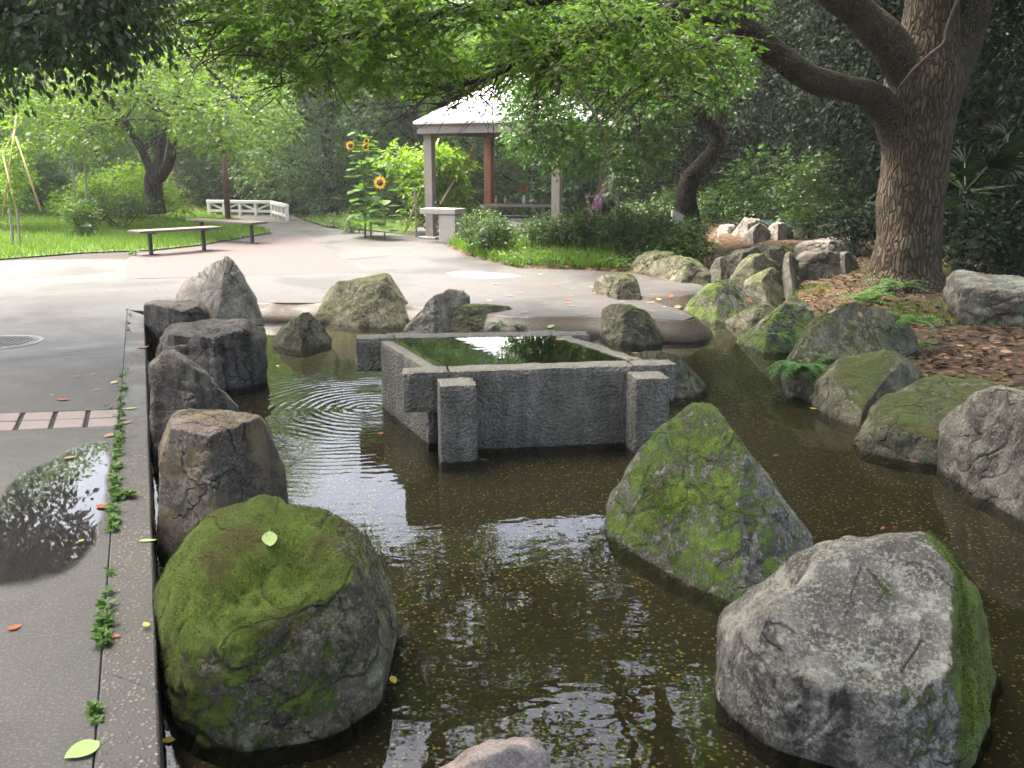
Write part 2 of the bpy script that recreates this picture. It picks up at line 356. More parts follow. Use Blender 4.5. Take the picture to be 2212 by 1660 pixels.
mt['path'] = M_concrete('path_concrete', (.033, .032, .031), (.058, .057, .054))
mt['joint'] = M_plain('joint_dark', (.035, .032, .028), .95)
mt['brickfield'] = M_brickfield('pink_brick_paving')
mt['tile'] = M_plain('paver', (.2, .172, .162), .8, .2, 20, .3)
mt['kerb'] = M_aggregate('kerb_aggregate', (.062, .059, .054), [(.08, .075, .065), (.19, .17, .14), (.3, .27, .22)], 62, .75, True, .7, .8)
mt['lip'] = M_aggregate('lip_aggregate', (.045, .035, .021), [(.055, .042, .025), (.12, .09, .05), (.2, .15, .09)], 80, .75, True, .6, .8)
mt['floor'] = M_aggregate('pool_gravel', (.0075, .0065, .0035), [(.02, .015, .006), (.16, .12, .042), (.48, .36, .13)], 52, .8, False, .5, .55)
LEFT = gp(800, 880, ZW)
mt['water'] = M_water('pool_water', (.8, .79, .58), .0042, 7, (LEFT.x - .02, LEFT.y, 80))
mt['water2'] = M_water('basin_water', (.5, .52, .4), .0006, 8)
mt['wetfilm'] = M_water('wet_film', (.62, .62, .63), .0004, 12, edge=True, rough=.32)
mt['puddle'] = M_water('puddle_water', (.62, .62, .63), .0002, 5, edge=True)
mt['bark'] = M_bark('bark_big', (.11, .085, .058), (.2, .165, .115), 23, .2, .15, bump=1.0, dist=.045)
mt['limb'] = M_bark('bark_limb', (.1, .085, .06), (.17, .15, .11), 34, .6, .4, (.1, .12, .055), 1.0, .03)
mt['dbark'] = M_bark('bark_dark', (.045, .036, .03), (.1, .08, .065), 16, .3, .2)
mt['pbark'] = M_bark('bark_pale', (.3, .23, .17), (.42, .34, .26), 20, .1, .0, bump=.3)
mt['branch'] = M_plain('twig_bark', (.055, .045, .036), .9, .4, 20, .4)
mt['wood'] = M_plain('weathered_wood', (.26, .23, .2), .8, .4, 9, .4)
mt['benchwood'] = M_plain('bench_wood', (.13, .105, .092), .6, .35, 10, .3)
mt['steel'] = M_plain('dark_steel', (.05, .042, .038), .5, .3, 20, .1, .3)
mt['lamp'] = M_plain('brown_paint', (.13, .065, .045), .45, .25, 8, .1)
mt['white'] = M_plain('white_paint', (.72, .7, .66), .5, .15, 8, .1)
mt['conc'] = M_plain('cast_concrete', (.36, .34, .31), .85, .4, 5, .4)
mt['roof'] = M_plain('roof_sheet', (.62, .63, .65), .45, .15, 2, .05)
mt['redwood'] = M_plain('red_wood', (.26, .1, .06), .7, .35, 8, .3)
mt['bamboo'] = M_plain('bamboo', (.45, .33, .16), .55, .3, 14, .15)
mt['dwall'] = M_plain('garden_wall', (.14, .125, .105), .9, .4, 3, .4)
mt['blue'] = M_plain('blue_sheet', (.02, .07, .2), .6, .3, 6, .3)
mt['black'] = M_plain('black_fabric', (.02, .02, .022), .8, .3, 30, .2)
mt['greyfab'] = M_plain('grey_fabric', (.22, .21, .2), .85, .3, 30, .2)
mt['iron'] = M_plain('cast_iron', (.09, .088, .085), .45, .4, 40, .6, .5)
mt['disc'] = M_plain('seed_disc', (.06, .03, .012), .9, .5, 60, .8)
mt['stem'] = M_plain('green_stem', (.1, .17, .05), .6, .3, 12, .2)
mt['glass'] = M_plain('clear_jar', (.5, .55, .55), .15, .1, 5, .0)
ROCK = {
 'grey': M_rock('rock_grey', (.105, .098, .083), (.22, .205, .175), .2, lich=.5, lcol=(.33, .33, .27), streak=.8),
 'pale': M_rock('rock_pale', (.15, .138, .118), (.28, .262, .23), .02, lich=.5, lcol=(.38, .375, .32)),
 'pink': M_rock('rock_pinkish', (.24, .2, .18), (.36, .31, .28), -.4, lich=.15, lcol=(.4, .37, .34), streak=.2),
 'brown': M_rock('rock_brown', (.09, .08, .07), (.19, .172, .15), .2, lich=.4, lcol=(.25, .235, .19), streak=.9),
 'ochre': M_rock('rock_ochre', (.095, .08, .067), (.19, .165, .14), .05, lich=.35, sideface=(.165, .13, .07), lcol=(.27, .245, .2)),
 'moss': M_rock('rock_mossy', (.085, .072, .048), (.17, .148, .1), .97, ((.045, .075, .008), (.13, .2, .018)), lich=.8, lcol=(.26, .275, .15), mdir=(-.45, -.1, .9), mw=.36, brown=.9),
 'moss2': M_rock('rock_moss_patched', (.095, .09, .078), (.19, .182, .155), .84, ((.05, .1, .012), (.2, .32, .05)), lich=.75, lcol=(.31, .32, .26), mdir=(-.3, -.2, .8), mw=.26, brown=.35),
 'green': M_rock('rock_greenish', (.085, .082, .055), (.165, .16, .11), .72, ((.045, .066, .014), (.095, .13, .026)), lich=.5, lcol=(.22, .23, .14), brown=.5),
 'lichen': M_rock('rock_lichen', (.1, .096, .082), (.23, .22, .19), .75, ((.06, .1, .015), (.17, .26, .035)), lich=.7, lcol=(.31, .315, .26), mdir=(1, 0, .1), mw=.55, streak=1.0),
 'dark': M_rock('rock_dark', (.05, .048, .04), (.11, .105, .085), .4, lich=.3, lcol=(.18, .185, .13)),
 'mint': M_rock('rock_mint', (.085, .075, .062), (.165, .15, .128), .15, lich=.55, lcol=(.22, .29, .235)),
}
def M_pecked(name):
    t = NT(name); p = t.obj(); geo = t.n('NewGeometry'); nz = t.n('SeparateXYZ', {0: geo.outputs['Normal']}).outputs[2]; z = t.n('SeparateXYZ', {0: geo.outputs['Position']}).outputs[2]
    v = t.n('TexVoronoi', {'Vector': p, 'Scale': 62.0, 'Smoothness': .8}, feature='SMOOTH_F1').outputs['Distance']
    n = t.noise(p, 6, 7, .65); n2 = t.noise(p, 40, 6, .7)
    c = t.ramp(n2, [(.3, (.12, .112, .093)), (.7, (.25, .237, .205))]); c = t.mix(t.ramp(v, [(.3, 0), (.75, .7)]), c, (.075, .075, .068))
    c = t.mix(t.ramp(n, [(.38, .6), (.6, 0)]), c, (.055, .062, .045))
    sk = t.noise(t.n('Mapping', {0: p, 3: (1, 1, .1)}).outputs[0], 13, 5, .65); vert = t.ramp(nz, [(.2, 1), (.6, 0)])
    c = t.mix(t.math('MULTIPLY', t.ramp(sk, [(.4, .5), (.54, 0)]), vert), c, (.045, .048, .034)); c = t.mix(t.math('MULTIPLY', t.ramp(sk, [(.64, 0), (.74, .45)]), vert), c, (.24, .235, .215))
    wl = t.math('ADD', z, t.math('MULTIPLY', t.math('SUBTRACT', n, .5), -.25))
    c = t.mix(t.math('MULTIPLY', t.math('MULTIPLY', t.math('SUBTRACT', ZW + .1, wl), 5.0, True), .6), c, (.022, .024, .018))
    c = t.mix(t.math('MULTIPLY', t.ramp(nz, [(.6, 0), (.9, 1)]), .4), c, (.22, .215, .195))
    h = t.math('ADD', t.math('MULTIPLY', v, -1.0), t.math('MULTIPLY', n2, .5))
    return t.done(t.bsdf(c, .85, t.bump(h, .9, .016), .3))
mt['pecked'] = M_pecked('pecked_stone')

# ------------------------------------------------------------------ the setting: plan
def pip(X, Y, poly):
    ins = np.zeros(X.shape, bool); n = len(poly)
    for i in range(n):
        x1, y1 = poly[i][:2]; x2, y2 = poly[(i + 1) % n][:2]
        c = ((y1 > Y) != (y2 > Y)) & (X < (x2 - x1) * (Y - y1) / (y2 - y1 + 1e-12) + x1); ins ^= c
    return ins
def dpoly(X, Y, poly, closed=True):
    D = np.full(X.shape, 1e9); n = len(poly)
    for i in range(n if closed else n - 1):
        x1, y1 = poly[i][:2]; x2, y2 = poly[(i + 1) % n][:2]; dx, dy = x2 - x1, y2 - y1
        t = np.clip(((X - x1) * dx + (Y - y1) * dy) / (dx * dx + dy * dy + 1e-12), 0, 1); D = np.minimum(D, np.hypot(X - x1 - t * dx, Y - y1 - t * dy))
    return D
def G(pts, z=0): return [gp(u, v, z) for u, v in pts]
J0, J1 = gp(200, 1662), gp(275, 670)                     # joint between path and kerb
jd = (J1 - J0).normalized(); Jn = J0 - jd * 3.5
K0, K1 = gp(346, 1662), gp(312, 700)                     # pool edge of the kerb
kd = (K1 - K0).normalized(); Kn = K0 - kd * 1.1
far_edge = G([(312, 672), (430, 660), (560, 654), (720, 655), (900, 662), (1040, 676), (1140, 684), (1290, 682), (1400, 690), (1478, 692), (1500, 684), (1470, 670), (1420, 656), (1375, 640), (1410, 641), (1470, 640), (1516, 633), (1530, 626), (1515, 616), (1450, 603), (1400, 596)])
bank = G([(1620, 640), (1560, 690), (1600, 715), (1660, 760), (1710, 815), (1780, 870), (1870, 935), (1960, 985), (2080, 1060), (2260, 1180), (2600, 1500)], ZW)
bank = [p + Vector((.42, .34, 0)) for p in bank]
pool = [Vector((K0.x, 0.9, 0)), Vector((Kn.x, Kn.y, 0)), K0, K1] + far_edge + G([(1480, 590), (1560, 585), (1625, 620)]) + bank + [Vector((2.6, .9, 0))]
lawn_edge = G([(-900, 640), (-300, 585), (0, 561), (180, 547), (330, 541), (430, 530), (500, 518), (585, 503), (560, 492), (520, 478), (470, 466)])
path_right = G([(628, 464), (650, 474), (700, 490), (800, 500), (880, 507), (900, 480), (1330, 476), (1350, 498), (1000, 519), (960, 530), (1000, 549), (1060, 566), (1120, 580), (1250, 583), (1360, 590), (1400, 596)])

def ground_h(X, Y):
    inpool = pip(X, Y, pool); dpo = dpoly(X, Y, pool)
    bk = dpoly(X, Y, bank, False)
    h = np.full(X.shape, -.12)
    right = (X > 1.4) & ~inpool
    rise = -.07 + .27 * np.clip((dpo - .1) / 3.2, 0, 1) ** .8
    h = np.where(right, np.clip(X - 1.4, 0, 1.0) * (rise + .12) - .12, h)
    ramp = np.clip(dpo / .45, 0, 1); ramp = ramp * ramp * (3 - 2 * ramp)
    h = np.where(right & (X > 1.4), -.5 + (h + .5) * ramp, h)
    h = np.where(inpool, -.55, h)
    bed = pip(X, Y, BED); h = np.where(bed & ~inpool, .03 + .05 * np.clip(dpoly(X, Y, BED), 0, 1), h)
    lw = pip(X, Y, LAWN); dl = dpoly(X, Y, lawn_edge, False)
    h = np.where(lw, .0 + .38 * np.clip((dl - .2) / 8, 0, 1), h)
    far = np.clip((Y - 33) / 30, 0, 1); h = h + far * far * (3 - 2 * far) * 7.0
    return h
LAWN = lawn_edge + G([(430, 452), (300, 440)]) + [Vector((-14, 40, 0)), Vector((-60, 40, 0)), Vector((-60, 8, 0))]
BED = G([(1330, 483), (1000, 520), (960, 530), (1000, 549), (1060, 566), (1120, 580), (1250, 583), (1360, 590), (1400, 596), (1470, 585), (1540, 560), (1560, 520), (1500, 490)])
xs = np.concatenate([-np.geomspace(500, 15, 22), np.arange(-14.8, 14.9, .2), np.geomspace(15.2, 500, 22)])
ys = np.concatenate([-np.geomspace(300, 3, 14), np.arange(-2.6, 26, .2), np.arange(26, 48, .8), np.geomspace(48.5, 900, 24)])
GX, GY = np.meshgrid(xs, ys); GZ = ground_h(GX, GY) 
GZ = GZ + .012 * np.sin(GX * 3.1 + GY * 1.7) * (GZ > -.1) * (np.abs(GX) < 15)
nx, ny = len(xs), len(ys); ii = (np.arange(ny - 1)[:, None] * nx + np.arange(nx - 1)[None]).ravel()
tag(link('ground', mesh_np('ground', np.stack([GX, GY, GZ], -1).reshape(-1, 3), quads=np.stack([ii, ii + 1, ii + nx + 1, ii + nx], 1), smooth=True), mt['soil']), kind='structure')
def hz(x, y): return float(ground_h(np.array([float(x)]), np.array([float(y)]))[0])

def prism(name, poly, z0, z1, mat, parent=None, inset=0.0, bevel=0.0):
    bm = bmesh.new(); vs_ = [bm.verts.new((p[0], p[1], z1)) for p in poly]; f = bm.faces.new(vs_); bm.normal_update()
    if f.normal.z < 0: f.normal_flip()
    if inset:
        r = bmesh.ops.inset_region(bm, faces=[f], thickness=inset, use_even_offset=True)
        bmesh.ops.delete(bm, geom=r['faces'], context='FACES')
    f = [q for q in bm.faces][0]
    r = bmesh.ops.extrude_face_region(bm, geom=[f]); nv = [e for e in r['geom'] if isinstance(e, bmesh.types.BMVert)]
    bmesh.ops.translate(bm, verts=[v for v in bm.verts if v not in nv], vec=(0, 0, z0 - z1))
    bmesh.ops.recalc_face_normals(bm, faces=bm.faces)
    if bevel:
        bmesh.ops.bevel(bm, geom=[e for e in bm.edges if all(abs(v.co.z - z1) < 1e-4 for v in e.verts)], offset=bevel, segments=1, affect='EDGES')
    bmesh.ops.triangulate(bm, faces=[q for q in bm.faces if len(q.verts) > 4])
    me = bpy.data.meshes.new(name); bm.to_mesh(me); bm.free(); return link(name, me, mat, parent)
def shoot(A, B, t): return A + (B - A) * t

# paving: a dark bed with the cast slabs lying on it
near_l = Vector((-9, -2.5, 0)); near_r = Vector((Jn.x, -2.5, 0))
paving_poly = [near_l, near_r, J0 - jd * 3.0, J1] + far_edge[:] + path_right[::-1][1:] + lawn_edge[::-1] + [Vector((-9, 6, 0))]
paving = tag(prism('paving', paving_poly, -.45, -.014, mt['joint']), kind='structure')
def jat(v):                                               # point on the joint line at picture row v
    lo, hi = -4.0, 14.0
    for _ in range(40):
        m = (lo + hi) / 2; p = J0 + jd * m; d = p - CAM; vv = CY - F * d.dot(UPV) / max(d.dot(FW), .01) if d.dot(FW) > .05 else 9999
        if vv > v: lo = m
        else: hi = m
    return J0 + jd * m
bandB, bandT = jat(921), jat(884); bd = (gp(0, 893) - bandT); bd = bd / abs(bd.x)
def left_of(p, x): return p + bd * (p.x - x)
brick_poly = G([(275, 603), (275, 558), (300, 548), (430, 533), (500, 521), (590, 507), (650, 506), (790, 588), (530, 597)])
slabs = [
 [near_l, Vector((Jn.x + .0, -2.5, 0)), J0 - jd * 3.0, bandB, left_of(bandB, -9)],
 [left_of(bandT, -9), bandT, J1] + G([(312, 672), (392, 664), (306, 603), (275, 603), (275, 558)]) + G([(0, 564), (-300, 589), (-560, 614)]),
 G([(306, 603), (392, 664), (430, 660), (560, 654), (720, 655), (900, 662), (1040, 676), (1140, 684), (1290, 682), (1400, 690), (1478, 692), (1500, 684), (1470, 670), (1420, 656), (1375, 640), (1277, 624), (1129, 605), (790, 588), (530, 597)]),
 G([(1375, 640), (1410, 641), (1470, 640), (1516, 633), (1530, 626), (1515, 616), (1450, 603), (1400, 596), (1360, 590), (1250, 583), (1120, 580), (1060, 566), (1000, 549), (960, 530), (1000, 519), (930, 519), (880, 507), (800, 500), (720, 496), (650, 506), (790, 588), (1129, 605), (1277, 624)]),
 G([(720, 496), (700, 490), (650, 474), (628, 464), (470, 466), (520, 478), (560, 492), (585, 503), (590, 507), (650, 506)]),
 G([(930, 519), (1000, 519), (1350, 498), (1330, 476), (900, 480), (880, 507)]),
]
for s in slabs: prism('slab', s, -.0135, 0, mt['path'], paving, .012, .003)
prism('brick_paving', brick_poly, -.0135, .001, mt['brickfield'], paving, .006)
sp = G([(-560, 614), (-300, 589), (0, 564), (275, 558), (300, 548), (430, 533), (330, 541), (180, 547), (0, 561)])
# paver band
bw = (bandT - bandB); tilew = .205
for c in range(13):
    for r in range(2):
        a = bandB + bd * (.01 + c * tilew) + bw * (r * .5); b = a + bd * (tilew - (.03 if True else .01)); dv = bw * .5
        q = [a + dv * .05, b + dv * .05, b + dv * .96, a + dv * .96]
        prism('paver', q, -.0135, random.uniform(-.001, .003), mt['tile'], paving, 0, .004)
# kerb between path and pool: cast in lengths
kerb = None
kl = (J1 - (J0 - jd * 3.0)).length
kerb_root = empty('kerb', (J1.x, J1.y, 0), None, None); tag(kerb_root, kind='structure')
def jp(t): return J0 - jd * 3.0 + jd * (kl * t)
kA, kB = K0 - kd * 3.0, K1 + kd * .6
def kp(t): return kA + (kB - kA) * t
cuts = [0, .3, .52, .78, 1.0]
for a, b in zip(cuts[:-1], cuts[1:]):
    q = [jp(a) + Vector((.004, 0, 0)), kp(a), kp(b), jp(b) + Vector((.004, 0, 0))]
    o = prism('kerb_stone', [Vector((p.x - J1.x, p.y - J1.y, 0)) for p in q], -.5, .006, mt['kerb'], kerb_root, .0015, .006)
# rounded lip along the far side of the pool
def lip():
    line = smooth_path(far_edge, 4); prof = [(0, -.002), (.018, -.006), (.03, -.02), (.1, -.075), (.16, -.125), (.2, -.17), (.215, -.22), (.22, -.42)]
    V = []; n = len(line)
    for i, p in enumerate(line):
        t = (line[min(i + 1, n - 1)] - line[max(i - 1, 0)]); t.z = 0; t.normalize(); out = Vector((t.y, -t.x, 0))
        for d, z in prof: V.append((p.x + out.x * d, p.y + out.y * d, z))
    k = len(prof); q = [(i * k + j, i * k + j + 1, (i + 1) * k + j + 1, (i + 1) * k + j) for i in range(n - 1) for j in range(k - 1)]
    return mesh_np('pool_lip', V, quads=q, smooth=True)
tag(link('pool_lip', lip(), mt['lip']), kind='structure')
# pool floor and water
tag(prism('pool_floor', [Vector((-3, -.5, 0)), Vector((6, -.5, 0)), Vector((6, 13, 0)), Vector((-3, 13, 0))], -.46, -.265, mt['floor']), kind='structure')
wx = np.linspace(-2.4, 5.5, 3)
wpoly = [Vector((Kn.x - .02, .6, 0)), K0 + Vector((-.02, 0, 0)), K1 + Vector((-.02, 0, 0))] + [p + Vector((0, .03, 0)) for p in far_edge] + G([(1480, 588), (1560, 583), (1640, 610)]) + [p + Vector((.3, .2, 0)) for p in bank] + [Vector((4.2, .6, 0))]
bmw = bmesh.new(); bmw.faces.new([bmw.verts.new((p.x, p.y, ZW)) for p in wpoly]); bmesh.ops.recalc_face_normals(bmw, faces=bmw.faces)
for f_ in bmw.faces:
    if f_.normal.z < 0: f_.normal_flip()
bmesh.ops.triangulate(bmw, faces=bmw.faces); mew = bpy.data.meshes.new('pool_water'); bmw.to_mesh(mew); bmw.free()
tag(link('pool_water', mew, mt['water']), kind='structure')
prism('near_paving', [Vector((K0.x - .05, -2.5, 0)), Vector((6, -2.5, 0)), Vector((6, .85, 0)), Vector((K0.x - .05, .85, 0))], -.5, .0, mt['path'])['kind'] = 'structure'
# puddles lying on the paving
def puddle(pts, seed, mat='puddle'):
    P = smooth_path(G(pts + [pts[0]], .0045), 6)[:-1]; n = len(P); c = sum(P, Vector()) / n; V = []; E = []
    for ring, (k, e) in enumerate(((1.0, 0), (.95, .35), (.88, .85), (.8, 1), (.4, 1))):
        for p in P:
            q = c + (p - c) * k; V.append((q.x + .02 * noise.noise(p * 9), q.y + .03 * noise.noise(p * 7 + Vector((3, 1, seed))), .0045)); E.append(e)
    V.append((c.x, c.y, .0045)); E.append(1)
    q = [(r * n + i, r * n + (i + 1) % n, (r + 1) * n + (i + 1) % n, (r + 1) * n + i) for r in range(4) for i in range(n)]; t_ = [(4 * n + i, 4 * n + (i + 1) % n, 5 * n) for i in range(n)]
    me = mesh_np('puddle', V, quads=q, tris=t_); a = me.attributes.new('edge', 'FLOAT', 'POINT'); a.data.foreach_set('value', np.array(E, np.float32))
    tag(link('puddle', me, mt[mat]), kind='structure')
puddle([(240, 950), (180, 955), (110, 990), (30, 1030), (-20, 1100), (-80, 1180), (-100, 1250), (0, 1280), (110, 1255), (180, 1215), (222, 1140), (236, 1040)], 1)
puddle([(960, 590), (1010, 586), (1075, 590), (1130, 597), (1060, 602), (990, 599)], 2, 'wetfilm')
# manhole cover set in the path
mc = gp(-2, 740, .002); mh = empty('manhole_cover', mc, 'round dark iron cover set flush in the grey path', 'manhole cover')
m = MB(); R_ = .33
m.tube([(0, 0, -.01), (0, 0, .004)], [R_, R_], 40); m.obj('cover_plate', mt['iron'], mh)
m = MB()
for i in range(-4, 5):
    for j in range(-4, 5):
        if math.hypot(i, j) * .062 < R_ - .05: m.box((i * .062, j * .062, .006), (.036, .036, .006))
tag(m.obj('cover_studs', mt['iron'], mh), kind='stuff')
m = MB(); n_ = 40
for k in range(n_):
    a, b = 2 * math.pi * k / n_, 2 * math.pi * (k + 1) / n_; s = len(m.v)
    m.add([(math.cos(a) * .335, math.sin(a) * .335, .003), (math.cos(b) * .335, math.sin(b) * .335, .003), (math.cos(b) * .375, math.sin(b) * .375, .003), (math.cos(a) * .375, math.sin(a) * .375, .003)], [(0, 3, 2, 1)])
m.obj('cover_rim', mt['conc'], mh)

# ------------------------------------------------------------------ rocks
_ico = {}
def ico(level):
    if level not in _ico:
        bm = bmesh.new(); bmesh.ops.create_icosphere(bm, subdivisions=level, radius=1); bm.verts.ensure_lookup_table()
        _ico[level] = (np.array([v.co[:] for v in bm.verts]), np.array([[v.index for v in f.verts] for f in bm.faces])); bm.free()
    return _ico[level]
def hull2(pts):
    P = sorted(set(pts))
    def half(P):
        h = []
        for p in P:
            while len(h) >= 2 and (h[-1][0] - h[-2][0]) * (p[1] - h[-2][1]) - (h[-1][1] - h[-2][1]) * (p[0] - h[-2][0]) <= 0: h.pop()
            h.append(p)
        return h
    a = half(P); b = half(P[::-1]); return a[:-1] + b[:-1]
def body_planes(top, base, zb, thick, lean, crest, kf, kb, cuts, rr):
    pl = []; Gb = [gp(u, v, zb) for u, v in base]; yf = sum(p.y for p in Gb) / len(Gb)
    bsu = sorted(zip([p[0] for p in base], [p.y for p in Gb]))
    def yfu(u): return float(np.interp(u, [q[0] for q in bsu], [q[1] for q in bsu]))
    H = hull2([tuple(p) for p in top] + [tuple(p) for p in base]); bset = set(tuple(p) for p in base)
    cu = sum(p[0] for p in H) / len(H); cv = sum(p[1] for p in H) / len(H)
    C = at(cu, cv, yfu(cu) + .45 * thick)
    hf = Vector((C.x, C.y, 0)).normalized()
    for i in range(len(H)):
        a, b = H[i], H[(i + 1) % len(H)]
        if a in bset and b in bset: continue
        n = ray(*a).cross(ray(*b)).normalized()
        if n.dot(C - CAM) > 0: n = -n
        pl.append((n, CAM.copy()))
        Q = at((a[0] + b[0]) / 2, (a[1] + b[1]) / 2, yfu((a[0] + b[0]) / 2) + crest * thick)
        L = math.hypot(a[0] - b[0], a[1] - b[1])
        kk = kf * (.12 + .88 * max(0.0, min(1.0, n.z * 1.3)))
        pl.append(((n - hf * kk * rr.uniform(.5, 1.4)).normalized(), Q)); pl.append(((n + hf * kb * rr.uniform(.5, 1.4)).normalized(), Q))
    bs = sorted(base)
    for a, b in zip(bs[:-1], bs[1:]):
        A, B = gp(*a, zb), gp(*b, zb); d = (B - A).normalized(); n = Vector((d.y, -d.x, 0)); 
        l = math.radians(lean * rr.uniform(.75, 1.25)); pl.append((n * math.cos(l) + Vector((0, 0, 1)) * math.sin(l), (A + B) / 2))
    E0, E1 = gp(*bs[0], zb), gp(*bs[-1], zb); ch = (E1 - E0); ch.z = 0; ch.normalize(); nb = Vector((-ch.y, ch.x, 0)); nb = nb if nb.dot(hf) > 0 else -nb
    pl.append(((nb * .96 + Vector((0, 0, .28))).normalized(), (E0 + E1) / 2 + nb * thick))
    pl.append((Vector((0, 0, -1)), Vector((C.x, C.y, zb - .4))))
    for (u, v, fr, nn) in cuts: pl.append((Vector(nn).normalized(), at(u, v, yfu(u) + fr * thick)))
    return pl, C
ROCKS = []
def rock(label, mat, top, base, zb=ZW, thick=.4, lean=12, crest=.55, kf=.2, kb=.5, cuts=(), extra=None, lvl=6, rough=.035, p=16, seed=0, chips=7, group=None, fq=1.0, mi=None, name='boulder', cat='rock', strata=0.0, warp=.07, dents=()):
    rr = random.Random(seed * 31 + 5)
    pl, C = body_planes(top, base, zb, thick, lean, crest, kf, kb, cuts, rr)
    D, T = ico(lvl); size = 0
    wn_ = np.array([noise.noise_vector(Vector(d) * 2.1 + Vector((seed * 5.1, 0, 0)))[:] for d in D]) * warp + np.array([noise.noise_vector(Vector(d) * 6.3 + Vector((0, seed * 5.1, 0)))[:] for d in D]) * warp * .35
    DW = D + wn_; DW /= np.linalg.norm(DW, axis=1, keepdims=True)
    p = p * 2.2
    def radial(pl, C, p):
        acc = np.zeros(len(D))
        for n, q in pl:
            off = max(n.dot(q - C), .012); nd = DW @ np.array(n[:]); acc += np.where(nd > 1e-4, (np.maximum(nd, 1e-6) / off) ** p, 0)
        return acc ** (-1 / p) * 1.9 ** (1 / p)
    bodies = [pl]
    if extra:
        for e in extra:
            e = dict(e); pl2, _ = body_planes(e['top'], e['base'], zb, e.get('thick', thick), e.get('lean', lean), e.get('crest', crest), kf, kb, e.get('cuts', ()), rr); bodies.append(pl2)
    r = radial(pl, C, p)
    for _ in range(chips):
        v = Vector((rr.gauss(0, 1), rr.gauss(0, 1) - .6, rr.gauss(0, 1) + .4)).normalized(); va = np.array(v[:])
        sup = float(np.max((D * r[:, None]) @ va)); pl.append((v, C + v * sup * rr.uniform(.9, .985)))
    r = radial(pl, C, p)
    for b in bodies[1:]: r = np.maximum(r, radial(b, C, p))
    size = float(np.median(r)); V = D * r[:, None]; so = Vector((seed * 7.3, seed * 3.1, 0)); disp = np.empty(len(D))
    f1, f2, f3 = 2.2 / max(size, .15) * .6 * fq, 7.0 * fq / max(size, .2) * .5, 26.0
    nf, nn = noise.fractal, noise.noise
    for i in range(len(D)):
        q = Vector(V[i]); a = nn(q * f1 + so); b = nf(q * f2 + so, .9, 2.1, 4); cr = 1 - abs(nn(q * f1 * 1.7 - so)) 
        x = a * .8 + b * .55 - max(0, cr - .9) * 8.0
        if strata: x += strata * math.sin((q.z * 1.0 + q.x * .35 + .06 * a) * 58)
        disp[i] = x
    fine = np.array([nf(Vector(v) * 11 + so, .8, 2.2, 4) for v in V]) * (2.2 if lvl >= 6 else 0)
    V = V + D * (disp * rough * 1.35 * size + fine * .004)[:, None]
    allp = list(top) + list(base) + [q for e in (extra or []) for q in list(e['top'])]; u0, u1 = min(q[0] for q in allp), max(q[0] for q in allp); v0 = min(q[1] for q in allp)
    V = V + np.array(C[:])
    for _ in range(3):
        d = V - np.array(CAM[:]); dep = d @ np.array(FW[:]); U = CX + F * d[:, 0] / dep; W_ = CY - F * (d @ np.array(UPV[:])) / dep; ok = V[:, 2] > zb
        a0, a1, b0 = U[ok].min(), U[ok].max(), W_[ok].min(); k = min(1.3, max(.75, (u1 - u0) / (a1 - a0))); cx = V[ok][:, 0].mean()
        V[:, 0] = (V[:, 0] - cx) * k + cx; V[:, 0] += ((u0 + u1) / 2 - (a0 + a1) / 2) * dep.mean() / F * .9
        top_i = np.argmin(np.where(ok, W_, 1e9)); want = CAMH - dep[top_i] * ((v0 - CY) / F * UPV.z + math.sin(PITCH)); hh = V[top_i, 2] - zb; kz = min(1.35, max(.7, (want - zb) / max(hh, .02))); V[:, 2] = np.where(V[:, 2] > zb, (V[:, 2] - zb) * kz + zb, V[:, 2])
    for (du, dv, dd, drad) in dents:
        d = V - np.array(CAM[:]); dep = d @ np.array(FW[:]); U = CX + F * d[:, 0] / dep; W_ = CY - F * (d @ np.array(UPV[:])) / dep
        k = np.argmin((U - du) ** 2 + (W_ - dv) ** 2 + 400 * (dep - dep.min()) ** 2); dist = np.linalg.norm(V - V[k], axis=1); dirn = V[k] - np.array(C[:]); dirn /= np.linalg.norm(dirn); V = V - dirn * (dd * np.exp(-(dist / drad) ** 2))[:, None]
    B0 = Vector((C.x, C.y, zb)); V = V - np.array(B0[:])
    V[:, 2] = np.maximum(V[:, 2], -.195 if zb < 0 else -.3)
    o = link(name, mesh_np(name, V, tris=T, smooth=True), ROCK[mat]); o.location = B0
    tag(o, label, cat, group or 'rocks of the pool garden'); ROCKS.append(o); return o

rock('large rounded boulder thickly covered in green moss with a pale leaf on top', 'moss',
     [(327, 1340), (332, 1250), (348, 1200), (430, 1122), (485, 1085), (605, 1067), (640, 1092), (770, 1138), (812, 1175), (850, 1258), (859, 1340), (850, 1440)],
     [(352, 1540), (400, 1585), (460, 1612), (540, 1628), (640, 1615), (760, 1572), (842, 1495)], thick=.66, lean=0, crest=.85, kf=.3, lvl=7, p=11, seed=1, chips=1, rough=.032, warp=.06, cuts=[(600, 1190, .6, (-.12, -.5, 1)), (470, 1330, .12, (-.45, -1, .45)), (720, 1400, .1, (.4, -1, .25))],
     dents=[(690, 1100, .05, .11), (645, 1105, .03, .08)])
rock('squat brown block with a flat grey top and a broken yellowish face', 'ochre',
     [(338, 1080), (342, 965), (362, 905), (420, 883), (480, 889), (562, 907), (580, 930), (612, 1005), (618, 1060)],
     [(338, 1195), (470, 1225), (624, 1150)], thick=.42, lean=6, crest=.95, kf=.1, lvl=7, p=40, seed=2, cuts=[(470, 955, .2, (.05, -.05, 1)), (420, 1080, .02, (-.05, -1, .1))], chips=2, rough=.024, warp=.035)
rock('upright brown slab with a rounded shoulder and streaked face', 'brown',
     [(322, 880), (320, 790), (346, 757), (368, 755), (425, 792), (480, 842), (522, 895), (545, 940)],
     [(326, 1010), (430, 1015), (555, 960)], thick=.38, lean=9, crest=.6, p=18, seed=3, strata=.12, chips=5)
